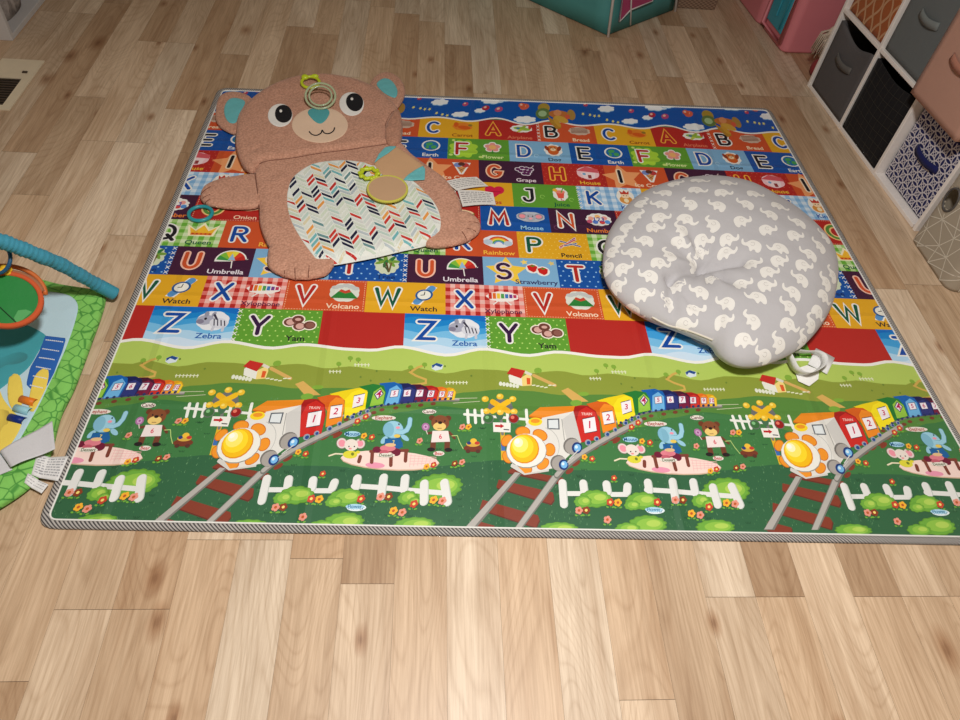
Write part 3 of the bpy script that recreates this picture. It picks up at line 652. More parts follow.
        a.st([(370, 460), (410, 415), (480, 360), (560, 310), (640, 265), (700, 235), (768, 200)], 30, RLD, None, True); a.st([(368, 456), (408, 411), (478, 356), (560, 305), (640, 260), (700, 229), (768, 194)], 20, RL)
        g.L = a.L; g.st([(330, 318), (400, 290), (480, 268), (560, 257), (640, 250), (740, 246), (790, 247)], 13, RLD); g.st([(330, 314), (400, 286), (480, 264), (560, 254), (640, 247), (740, 243), (790, 244)], 7, RL)
        g.st([(770, 240), (865, 238)], 2.5, (200, 206, 170)); g.st([(772, 260), (880, 252)], 2.5, (200, 206, 170))
        # ---------- cars, far to near
        L0 = g.L
        def car(side, face, outl, sc, wq, num, fs):
            g.pg(outl, side); g.pg(sc, face); g.pg(wq, (240, 232, 240))
            x = sum(q[0] for q in wq)/4; y = sum(q[1] for q in wq)/4; s_ = abs(wq[2][1]-wq[0][1])
            g.L += .2; g.st(wq+[wq[0]], s_*.08, (60, 60, 100)); g.text(num, x, y, s_*.95, (190, 30, 90), -1)
        g.L = L0; car((220, 160, 20), (244, 204, 50), [(720, 196), (735, 193), (755, 197), (770, 212), (773, 246), (733, 247), (728, 215)], [(735, 208), (752, 200), (768, 213), (771, 245), (735, 246)], [(738, 210), (758, 210), (760, 234), (740, 235)], '10', 1)
        g.L = L0+3; car((226, 110, 30), (240, 146, 50), [(685, 192), (705, 190), (725, 197), (735, 212), (736, 246), (698, 249)], [(698, 208), (715, 198), (732, 212), (734, 245), (700, 248)], [(702, 209), (724, 209), (726, 234), (704, 235)], '9', 1)
        g.L = L0+6; car((170, 26, 24), (208, 50, 38), [(634, 186), (660, 185), (686, 193), (698, 208), (700, 249), (655, 253)], [(648, 204), (672, 196), (694, 208), (697, 248), (656, 252)], [(652, 206), (680, 206), (682, 234), (655, 235)], '8', 1)
        g.L = L0+9; car((70, 16, 44), (120, 24, 60), [(578, 180), (612, 180), (640, 190), (655, 206), (657, 252), (604, 257)], [(598, 202), (622, 192), (650, 206), (653, 250), (606, 256)], [(603, 203), (633, 202), (637, 232), (607, 234)], '7', 1)
        g.L = L0+12; car((22, 28, 84), (44, 52, 120), [(515, 176), (560, 175), (592, 187), (606, 205), (608, 257), (546, 263)], [(545, 200), (570, 190), (600, 205), (604, 256), (548, 262)], [(552, 204), (581, 202), (585, 231), (556, 233)], '6', 1)
        g.L = L0+15; car((14, 96, 176), (110, 180, 228), [(440, 176), (500, 170), (535, 182), (547, 205), (549, 262), (488, 270), (476, 210)], [(490, 200), (515, 184), (540, 204), (544, 260), (490, 268)], [(499, 206), (530, 202), (533, 232), (502, 236)], '5', 1)
        g.L = L0+18; car((34, 122, 50), (150, 200, 70), [(360, 190), (415, 178), (462, 186), (480, 215), (486, 265), (416, 286), (402, 220)], [(428, 212), (452, 192), (476, 214), (481, 264), (430, 274)], [(452, 200), (470, 221), (453, 244), (435, 223)], '4', 1)
        a.L = g.L = L0+21
        def carn(side, face, outl, sc, wq, num):
            a.pg(outl, side); a.pg(sc, face); a.pg([(x-2, y-3) for x, y in wq[:2]]+[(x+2, y+3) for x, y in wq[2:]], (30, 26, 50)); a.pg(wq, (244, 238, 242))
            a.text(num, sum(q[0] for q in wq)/4, sum(q[1] for q in wq)/4, abs(wq[2][1]-wq[0][1])*.9, (200, 30, 80), -1)
        carn((236, 210, 20), (248, 226, 30), [(560, 100), (610, 86), (690, 70), (728, 84), (745, 170), (662, 215), (640, 130)], [(640, 125), (660, 92), (700, 75), (732, 90), (744, 168), (664, 213)], [(676, 110), (722, 98), (728, 150), (684, 165)], '3')
        carn((214, 96, 24), (240, 140, 34), [(510, 116), (560, 104), (605, 106), (640, 130), (655, 232), (590, 256), (575, 180)], [(575, 180), (575, 140), (595, 115), (630, 122), (646, 150), (655, 230), (590, 255)], [(585, 158), (635, 150), (645, 205), (595, 215)], '2')
        carn((166, 26, 24), (206, 40, 34), [(435, 132), (480, 122), (515, 124), (555, 150), (574, 200), (580, 285), (482, 302), (455, 245)], [(462, 200), (475, 150), (510, 130), (550, 152), (571, 205), (578, 283), (482, 300)], [(492, 190), (550, 178), (560, 245), (502, 256)], '1')
        a.text('TRAIN', 512, 165, 18, (244, 200, 190), -1)
        # engine
        a.pg([(238, 190), (290, 180), (448, 150), (462, 250), (470, 310), (440, 350), (370, 420), (220, 455), (150, 415), (200, 250)], (226, 224, 218))
        a.pg([(392, 192), (448, 152), (486, 300), (440, 330), (420, 300)], (206, 204, 200)); a.st([(392, 190), (405, 290)], 3, (150, 150, 146))
        a.pg([(235, 172), (288, 132), (455, 126), (447, 152), (297, 183)], (232, 138, 30)); a.pg([(235, 172), (297, 183), (297, 190), (236, 180)], (214, 110, 20))
        a.el(265, 202, 34, 20, (246, 214, 40)); a.el(265, 198, 22, 10, (236, 150, 40))
        a.pg([(322, 188), (380, 186), (382, 239), (323, 238)], (90, 96, 104)); a.pg([(328, 194), (374, 192), (376, 234), (329, 232)], (222, 228, 230))
        a.st(arc(300, 320, 80, 90, -80, 60, 12), 3, (190, 190, 186))
        for x, y, r_, q in ((205, 250, 36, 0), (288, 266, 38, 25), (334, 336, 28, 80), (302, 404, 34, -40), (215, 428, 36, 10), (132, 372, 32, 60), (128, 292, 32, -50)): a.el(x, y, r_, r_*.72 if r_ > 30 else r_*1.15, (206, 110, 24), q if r_ > 30 else 0); a.el(x, y, r_*.88, r_*.62 if r_ > 30 else r_, (240, 150, 40), q if r_ > 30 else 0)
        a.el(222, 342, 98, 84, (150, 148, 140)); a.el(222, 340, 95, 81, (238, 236, 228)); a.el(213, 332, 71, 71, (226, 140, 20)); a.el(211, 330, 67, 67, (246, 190, 20)); a.el(203, 322, 54, 54, (252, 218, 40)); a.el(193, 312, 38, 38, (254, 236, 110)); a.el(184, 302, 22, 22, (255, 250, 200)); a.el(178, 296, 12, 12, (255, 255, 240))
        a.pg([(150, 405), (175, 410), (215, 450), (330, 430), (330, 440), (212, 458), (146, 418)], (210, 208, 202))
        for x, y, r_ in ((445, 322, 40), (381, 403, 38)):
            a.el(x-6, y-4, r_, r_, (120, 116, 112)); a.el(x, y, r_*.95, r_*.95, (166, 160, 154)); a.el(x+20, y+5, r_*.62, r_*.68, (20, 54, 120)); a.el(x+22, y+5, r_*.42, r_*.46, (120, 186, 236)); a.el(x+17, y+1, r_*.18, r_*.2, (220, 240, 250))
        a.st([(430, 380), (470, 340)], 5, (210, 210, 206)); a.st([(420, 398), (450, 372)], 4, (200, 200, 196))
        for x, y, r_ in ((518, 302, 15), (558, 284, 12), (610, 262, 13), (648, 240, 11), (697, 208, 12), (726, 192, 10), (757, 180, 10)): a.el(x, y, r_, r_, (150, 160, 174)); a.el(x+2, y+1, r_*.6, r_*.6, (34, 70, 140))
        g.L = a.L
        for x, y in ((352, 322), (375, 312), (400, 300), (432, 285), (452, 280), (478, 274), (505, 270), (530, 267), (560, 263), (585, 261), (615, 257), (640, 255), (668, 252), (690, 250), (712, 248), (735, 247), (757, 246)): g.el(x, y-4, 6, 5, (36, 50, 100)); 
        # ---------- crossing signal
        a.L = 24
        a.st([(-75, 165), (230, 190)], 12, (232, 234, 226))
        for x in (-60, -25, 10, 130, 222): a.st([(x, 145), (x+4, 205)], 14, (236, 238, 230))
        a.pg([(98, 250), (118, 250), (122, 385), (102, 385)], (226, 180, 40)); a.pg([(100, 300), (120, 300), (121, 340), (102, 340)], (60, 110, 180)); a.st([(95, 130), (108, 260)], 14, (120, 120, 116))
        a.pg([(45, 110), (95, 85), (150, 110), (165, 150), (95, 135), (30, 150)], (110, 112, 112)); a.el(95, 160, 20, 34, (70, 110, 80))
        a.st([(60, 105), (135, 150)], 26, (236, 180, 30)); a.st([(135, 105), (60, 150)], 26, (240, 190, 30))
        for x, y in ((25, 92), (96, 80), (157, 92), (32, 150), (163, 152), (97, 155)): a.el(x, y, 17, 14, (238, 192, 50)); a.el(x-4, y-4, 8, 6, (250, 224, 110))
        for x, y, c_, d_ in ((40, 186, (60, 110, 60), (130, 190, 130)), (162, 186, (150, 24, 24), (230, 120, 100))): a.el(x, y, 26, 24, (110, 114, 110)); a.el(x, y, 22, 20, c_); a.el(x-6, y-6, 9, 8, d_)
        a.pg([(62, 204), (147, 206), (146, 252), (64, 250)], (238, 236, 228)); a.pg([(72, 216), (98, 217), (98, 210), (116, 222), (98, 233), (98, 227), (72, 226)], (190, 30, 36)); a.st([(115, 238), (138, 240)], 5, (60, 60, 66))
        # ---------- picnic group
        b = za(330, 400, 5.54, k, 19)
        b.el(332, 337, 275, 54, (206, 176, 150), 3); b.el(332, 333, 272, 51, (244, 216, 206), 3)
        for i in range(7): b.st([(450+22*i, 300+4*i), (440+22*i, 372-4*i)], 3, (238, 186, 184), None, False)
        for i in range(4): b.st([(440, 308+16*i), (590, 318+10*i)], 3, (238, 186, 184), None, False)
        b.el(250, 362, 54, 16, (232, 150, 176), 3)
        def tube(pts, w_, col, d_=(60, 70, 80)): b.st(pts, w_+4, d_); b.st(pts, w_, col)
        # mouse
        tube([(70, 300), (30, 298), (-5, 310)], 5, (240, 232, 200), (200, 190, 160)); b.L += 1
        b.el(66, 240, 31, 31, (150, 120, 120)); b.el(167, 242, 29, 29, (150, 120, 120)); b.el(66, 240, 28, 28, (226, 214, 208)); b.el(167, 242, 26, 26, (226, 214, 208)); b.el(66, 240, 20, 20, (238, 150, 166)); b.el(167, 242, 18, 18, (238, 150, 166))
        b.el(118, 250, 38, 33, (234, 222, 212)); b.el(105, 258, 4, 4, BLK); b.el(135, 258, 4, 4, BLK); b.el(112, 270, 9, 5, (238, 150, 150)); b.el(112, 303, 40, 22, (222, 214, 60)); b.el(125, 300, 9, 9, (120, 130, 40)); b.el(155, 290, 12, 8, (226, 214, 60))
        # elephant
        b.el(300, 222, 26, 14, (150, 200, 222), -50); b.el(415, 210, 26, 13, (150, 200, 222), 35); b.pg([(305, 215), (390, 210), (405, 262), (300, 262)], (22, 90, 150)); b.el(352, 245, 52, 32, (26, 96, 158)); b.el(350, 165, 58, 50, (96, 150, 176)); b.el(350, 164, 55, 47, (156, 206, 226)); b.st([(370, 178), (400, 180), (425, 168), (440, 140), (444, 108)], 27, (96, 150, 176)); b.st([(360, 176), (400, 180), (425, 168), (440, 140), (444, 108)], 22, (156, 206, 226)); b.el(325, 165, 30, 40, (128, 184, 208)); b.el(376, 154, 12, 7, (240, 150, 170)); b.el(382, 135, 4, 5, BLK); b.el(372, 200, 18, 10, (232, 200, 90)); b.text('7', 352, 235, 26, (230, 220, 120), -1)
        # table with food
        for q in (((235, 288), (231, 345)), ((338, 318), (337, 362)), ((422, 282), (418, 338)), ((168, 315), (160, 342))): b.st(list(q), 20, (124, 62, 48))
        b.st([(225, 286), (430, 280)], 16, (124, 62, 48)); b.el(260, 276, 24, 18, (112, 24, 52)); b.el(366, 290, 26, 22, (112, 24, 52)); b.el(320, 268, 44, 18, (222, 126, 140)); b.el(335, 250, 30, 10, (228, 190, 140)); b.el(300, 290, 26, 12, (196, 92, 110))
        # bear
        for x, y in ((572, 250), (650, 254)): b.st([(x, y-20), (x-2, y+20)], 30, (112, 60, 40))
        b.el(560, 275, 22, 11, (34, 26, 28)); b.el(656, 277, 22, 11, (34, 26, 28)); b.st([(545, 185), (565, 182)], 14, (112, 60, 40)); b.st([(660, 180), (690, 212)], 14, (112, 60, 40))
        b.pg([(568, 172), (655, 172), (665, 232), (560, 236)], (240, 226, 222)); b.text('6', 612, 205, 36, (214, 70, 90), -1)
        b.el(565, 100, 17, 15, (110, 58, 36)); b.el(655, 102, 17, 15, (110, 58, 36)); b.el(611, 127, 50, 42, (132, 76, 46)); b.el(607, 148, 36, 23, (238, 204, 120)); b.el(610, 127, 12, 8, (40, 26, 24)); b.el(588, 118, 4, 5, BLK); b.el(636, 118, 4, 5, BLK); b.st([(596, 158), (618, 158)], 3, (120, 60, 40))
        b.el(530, 150, 22, 22, (170, 110, 160)); b.el(530, 150, 14, 14, (206, 160, 200)); b.el(530, 150, 6, 6, (150, 80, 140)); b.st([(532, 170), (540, 190)], 5, (220, 210, 200))
        # pull toy
        b.st([(675, 200), (705, 198), (718, 235), (738, 272)], 4, (190, 216, 130)); b.el(792, 268, 52, 20, (118, 56, 36)); b.el(792, 245, 38, 16, (214, 170, 70)); b.el(795, 228, 18, 14, (240, 190, 60)); b.el(770, 240, 12, 9, (40, 60, 120)); b.el(815, 240, 14, 9, (196, 60, 50)); b.el(765, 285, 13, 10, (90, 50, 40)); b.el(820, 285, 13, 10, (90, 50, 40))
        # name tags
        for t_, x, y, s_, c_, r_ in (('Elephant', 298, 101, 28, (170, 50, 40), 0), ('Candy', 550, 66, 26, (90, 30, 40), 3), ('Mouse', 124, 190, 30, (30, 100, 150), 0), ('Bear', 603, 298, 26, (190, 50, 60), 0), ('Flower', 137, 592, 28, (30, 110, 150), 0), ('Dessert', 310, 308, 24, (60, 90, 40), 0)):
            b.el(x, y, len(t_)*s_*.30, s_*.52, (232, 224, 214) if c_[2] < 140 else (170, 214, 236)); b.text(t_, x, y, s_, c_, -1)
        # ---------- front fence and bushes
        c.L = 27
        WF, WS = (226, 226, 222), (190, 198, 190)
        c.st([(70, 428), (150, 428)], 22, WF); c.st([(270, 432), (350, 432)], 22, WF); c.st([(440, 410), (570, 418), (700, 430), (830, 440)], 22, WF)
        for x1_, y1_, x2_, y2_ in ((55, 378, 62, 478), (150, 380, 155, 418), (256, 384, 262, 420), (352, 394, 350, 420), (445, 376, 452, 416), (558, 372, 572, 458), (652, 374, 662, 425), (742, 398, 765, 480), (828, 394, 868, 482)):
            c.st([(x1_+3, y1_+2), (x2_+3, y2_)], 36, WS); c.st([(x1_, y1_), (x2_, y2_)], 33, WF)
        bush(205, 452, 78, 42); bush(150, 465, 42, 30, 9); bush(420, 462, 76, 42); bush(375, 482, 38, 24, 9); bush(688, 462, 42, 32, 9); bush(722, 478, 26, 20, 7)
        bush(40, 590, 92, 32, 13); bush(445, 572, 92, 46, 13); bush(355, 590, 60, 30, 9); bush(755, 582, 92, 36, 13)
        c.el(482, 507, 42, 15, (226, 240, 244)); c.text('Flower', 482, 507, 24, (30, 110, 150), -1)
        def fl(x, y, col, r_=13):
            c.st([(x, y), (x, y+r_*1.6)], 3, (90, 150, 60), None, False); c.el(x-r_*.8, y+r_*1.4, 7, 4, (110, 170, 60), 20); c.el(x+r_*.8, y+r_*1.4, 7, 4, (110, 170, 60), -20)
            Lq = c.L+1
            for q in range(5): c.el(x+r_*.62*math.cos(q*1.257), y+r_*.62*math.sin(q*1.257), r_*.55, r_*.55, col, 0, 8, Lq+.08*q)
            c.L = Lq+1; c.el(x, y, r_*.42, r_*.42, (246, 220, 120) if col[1] < 150 else (190, 90, 40), 0, 8)
        PK, RD, YO, BRN = (230, 150, 130), (200, 70, 44), (244, 180, 50), (140, 60, 30)
        for x, y, col in ((132, 506, PK), (165, 505, BRN), (262, 548, PK), (275, 468, RD), (310, 470, YO), (490, 468, RD), (572, 458, PK), (607, 458, BRN), (646, 520, YO), (686, 527, PK), (726, 490, RD), (806, 472, YO), (845, 476, PK), (292, 358, RD), (157, 262, YO), (192, 270, RD), (420, 190, YO), (456, 196, RD), (402, 105, RD), (372, 125, RD), (668, 212, PK), (835, 150, PK), (862, 150, YO), (732, 326, YO), (760, 318, RD), (850, 312, BRN), (880, 306, PK)):
            fl(x, y, col, 16 if y > 440 else 12); c.L -= 3
    # ---------- sky band
    for k in (-2, -1, 0, 1, 2):
        s_ = za(520, 90, 4, k, 12)
        for x, y, rx, ry in ((345, 75, 34, 13), (545, 68, 46, 15), (590, 64, 30, 8), (440, 125, 34, 11), (510, 110, 22, 9), (210, 40, 50, 12), (20, 118, 46, 14)): s_.blob(x, y+3, rx, ry, (130, 180, 220), 7, .2); s_.blob(x, y, rx, ry, (240, 242, 244), 7, .2)
        for x, y, rx, col in ((302, 44, 17, (222, 100, 60)), (445, 84, 11, (190, 70, 110)), (528, 100, 14, (180, 40, 60)), (580, 106, 15, (180, 70, 120)), (675, 96, 17, (216, 96, 70)), (8, 62, 14, (210, 90, 60)), (262, 60, 9, (190, 60, 90))): s_.el(x, y, rx, rx*.72, col); s_.el(x-3, y-3, rx*.4, rx*.3, (240, 190, 170))
        for x, y in ((252, 96, ), (280, 100), (298, 104), (316, 104), (348, 120), (372, 126), (392, 130)): s_.star(x, y, 7, (236, 226, 120), 0, 5, .45)
        s_.el(95, 72, 24, 19, (170, 140, 50)); s_.el(92, 95, 30, 22, (96, 120, 62)); s_.el(90, 95, 17, 12, (160, 190, 140)); s_.pg([(110, 105), (160, 138), (166, 152), (146, 158), (120, 130)], (180, 130, 40)); s_.el(160, 100, 46, 17, (190, 110, 50), 8); s_.el(165, 118, 30, 12, (206, 160, 60), 20); s_.el(205, 100, 16, 22, (170, 130, 60), -20); s_.el(150, 92, 16, 12, (214, 140, 90)); s_.el(148, 130, 24, 8, (200, 150, 50), 50); s_.el(190, 108, 10, 10, (210, 90, 60))
    
    s_top = max(v[2] for v in pr.v); print('TOP', s_top, len(pr.f))
    m = attrmat('printed_vinyl', 0.45, 0.42, bmp=0.25, wr=9, fold=True)
    pr.build('printed_sheet', m, mat_root)
    # foam body, white piping and diagonal striped binding
    body = MB(); o = ring_pts(0.004, 6, 0.02); n = len(o)
    body.add([(x, y, 0.0005) for x, y in o]+[(x, y, MZ-0.0002) for x, y in o], [tuple(range(n))[::-1], tuple(range(n, 2*n))]+[(i, (i+1) % n, n+(i+1) % n, n+i) for i in range(n)])
    body.build('foam_sheet', plain('mat_foam', (90, 120, 80)), mat_root)
    wp = MB(); wp.tube([(x, y, MZ+0.0004) for x, y in ring_pts(0.002, 6, 0.02)], 0.0022, 6, closed=True); wp.build('white_piping', plain('piping_white', (232, 230, 224), 0.6), mat_root, True)
    bd, nt, bs = newmat('striped_binding')
    t = nt.nodes.new('ShaderNodeTexCoord'); sp = nt.nodes.new('ShaderNodeSeparateXYZ'); nt.links.new(t.outputs['Object'], sp.inputs[0])
    f = mth(nt, 'FRACT', mth(nt, 'MULTIPLY', mth(nt, 'ADD', mth(nt, 'ADD', sp.outputs[0], sp.outputs[1]), mth(nt, 'MULTIPLY', sp.outputs[2], 0.6)), 120.0))
    nt.links.new(ramp(nt, f, [(0.42, lin((70, 66, 66))), (0.55, lin((178, 172, 166)))]), bs.inputs['Base Color']); bs.inputs['Roughness'].default_value = 0.8
    bb = MB(); prof = [(0.003, MZ), (0.009, MZ+0.0018), (0.016, MZ+0.0018), (0.021, MZ-0.001), (0.021, 0.0005), (0.003, 0.0005)]
    rings = [ring_pts(o_, 6, 0.02+o_) for o_, _ in prof]; n = len(rings[0]); vs = []
    for r_, (_, z) in zip(rings, prof): vs += [(x, y, z) for x, y in r_]
    fs = [(j*n+i, j*n+(i+1) % n, ((j+1) % len(prof))*n+(i+1) % n, ((j+1) % len(prof))*n+i) for j in range(len(prof)) for i in range(n)]
    bb.add(vs, fs); bb.build('striped_binding', bd, mat_root, True)
build_mat()

# ------------------------------------------------------------------ soft padded pieces
def catmull(pts, per=6):
    n = len(pts); out = []
    for i in range(n):
        p0, p1, p2, p3 = (Vector(pts[(i+k) % n]) for k in (-1, 0, 1, 2))
        for j in range(per):
            t = j/per; out.append(0.5*((2*p1)+(p2-p0)*t+(2*p0-5*p1+4*p2-p3)*t*t+(3*p1-p0-3*p2+p3)*t**3))
    return out
def resample(pts, d):
    P = [Vector(p) for p in pts]; P.append(P[0]); L = [0]
    for a, b in zip(P, P[1:]): L.append(L[-1]+(b-a).length)
    n = max(8, int(L[-1]/d)); out = []; j = 0
    for i in range(n):
        s = L[-1]*i/n
        while L[j+1] < s: j += 1
        t = (s-L[j])/max(1e-9, L[j+1]-L[j]); out.append(P[j].lerp(P[j+1], t))
    return out
class Puff:
    def __init__(s, outline, z0, T, wdt, seed=0, amp=0.002, freq=9, step=0.009, smooth=True, base=None, creases=(), tuck=0.35, quilt=None):
        o = catmull([(p[0], p[1]) for p in outline]) if smooth else [Vector(p[:2]) for p in outline]
        s.o = resample(o, step); A = sum(s.o[i].x*s.o[i-1].y-s.o[i-1].x*s.o[i].y for i in range(len(s.o)))
        if A > 0: s.o.reverse()
        s.A = np.array([(p.x, p.y) for p in s.o]); s.B = np.roll(s.A, -1, 0)
        s.z0, s.T, s.w, s.amp, s.freq, s.step, s.base, s.cr, s.tuck, s.quilt = z0, T, wdt, amp, freq, step, base, creases, tuck, quilt
        r = random.Random(seed); s.ph = [(r.uniform(-1, 1), r.uniform(-1, 1), r.uniform(0, 6.28), r.uniform(.5, 1)) for _ in range(9)]
    def dist(s, x, y):
        p = np.array((x, y)); d = s.B-s.A; t = np.clip(((p-s.A)*d).sum(1)/np.maximum((d*d).sum(1), 1e-12), 0, 1)
        q = s.A+d*t[:, None]-p; return math.sqrt((q*q).sum(1).min())
    def inside(s, x, y):
        a, b = s.A, s.B; c = (a[:, 1] > y) != (b[:, 1] > y)
        with np.errstate(divide='ignore', invalid='ignore'): xx = (b[:, 0]-a[:, 0])*(y-a[:, 1])/(b[:, 1]-a[:, 1])+a[:, 0]
        return bool((c & (x < xx)).sum() % 2)
    def H(s, x, y, d=None):
        if d is None: d = s.dist(x, y) if s.inside(x, y) else 0
        t = min(1, d/s.w); h = s.T*(s.tuck+(1-s.tuck)*math.sqrt(max(0, 1-(1-t)**2)))
        n = sum(a*math.sin(s.freq*6.28*(kx*x+ky*y)+p) for kx, ky, p, a in s.ph)/4
        h += s.amp*n*t
        for (ax, ay), (bx, by), dep, wd in s.cr:
            ux, uy = bx-ax, by-ay; q = max(0, min(1, ((x-ax)*ux+(y-ay)*uy)/(ux*ux+uy*uy))); e = math.hypot(x-ax-q*ux, y-ay-q*uy)
            h -= dep*math.exp(-(e/wd)**2)
        if s.quilt: h += s.quilt(x, y)*t
        return s.z0+h+(s.base(x, y) if s.base else 0)
    def build(s, name, mat, parent=None, org=(0, 0, 0)):
        pts = list(map(tuple, s.A)); nb = len(pts); ring = []
        for i in range(nb):
            a, b = s.A[i-1], s.A[(i+1) % nb]; t = b-a; l = math.hypot(*t) or 1; nx, ny = -t[1]/l, t[0]/l
            for f in (0.22, 0.55):
                q = (s.A[i][0]+nx*s.w*f, s.A[i][1]+ny*s.w*f)
                if s.inside(*q) and s.dist(*q) > s.w*f*0.9: ring.append(q)
        (xa, ya), (xb, yb) = s.A.min(0), s.A.max(0); g = []; st = s.step; r = random.Random(3)
        y = ya
        while y < yb:
            x = xa
            while x < xb:
                q = (x+r.uniform(-.2, .2)*st, y+r.uniform(-.2, .2)*st)
                if s.inside(*q) and s.dist(*q) > s.w*0.75: g.append(q)
                x += st
            y += st
        V, E_, F_, *_r = delaunay_2d_cdt([Vector(q) for q in pts+ring+g], [], [list(range(nb))], 1, 1e-7)
        vs = []; fs = []
        for v in V: vs.append((v.x-org[0], v.y-org[1], s.H(v.x, v.y)-org[2]))
        for f in F_:
            a, b, c = (V[i] for i in f[:3]); ar = (b.x-a.x)*(c.y-a.y)-(c.x-a.x)*(b.y-a.y)
            fs.append(tuple(f) if ar > 0 else tuple(reversed(f)))
        ec = {}
        for f in fs:
            for i in range(len(f)): ec[(f[i], f[(i+1) % len(f)])] = 1
        bd = [(a, b) for (a, b) in ec if (b, a) not in ec]; low = {}
        for a, b in bd:
            for k in (a, b):
                if k not in low:
                    zb = s.z0+(s.base(V[k].x, V[k].y) if s.base else 0); low[k] = len(vs); ii = int(((s.A-np.array((V[k].x, V[k].y)))**2).sum(1).argmin()); t_ = s.A[(ii+1) % nb]-s.A[ii-1]; l_ = math.hypot(*t_) or 1; q_ = min(.010, s.w*.4) if s.T > .01 else 0; vs.append((V[k].x-t_[1]/l_*q_-org[0], V[k].y+t_[0]/l_*q_-org[1], zb-org[2]))
        for a, b in bd: fs.append((b, a, low[a], low[b]))
        me = D.meshes.new(name); me.from_pydata(vs, [], fs)
        bm = bmesh.new(); bm.from_mesh(me); loop = [e for e in bm.edges if e.is_boundary]
        bmesh.ops.holes_fill(bm, edges=loop, sides=0); bm.to_mesh(me); bm.free()
        o = link(name, me, mat, parent, True)
        return o
def edge_tube(puff, r, name, mat, parent, org, lift=0.0, step=0.008):
    pts = resample([(p[0], p[1]) for p in puff.A], step)
    b = MB(); b.tube([(p.x-org[0], p.y-org[1], puff.H(p.x, p.y, 0)+lift-org[2]) for p in pts], r, 6, closed=True)
    return b.build(name, mat, parent, True)
def zp(x0, y0, s, pts, z): return [at(x0+x/s, y0+y/s, z) for x, y in pts]

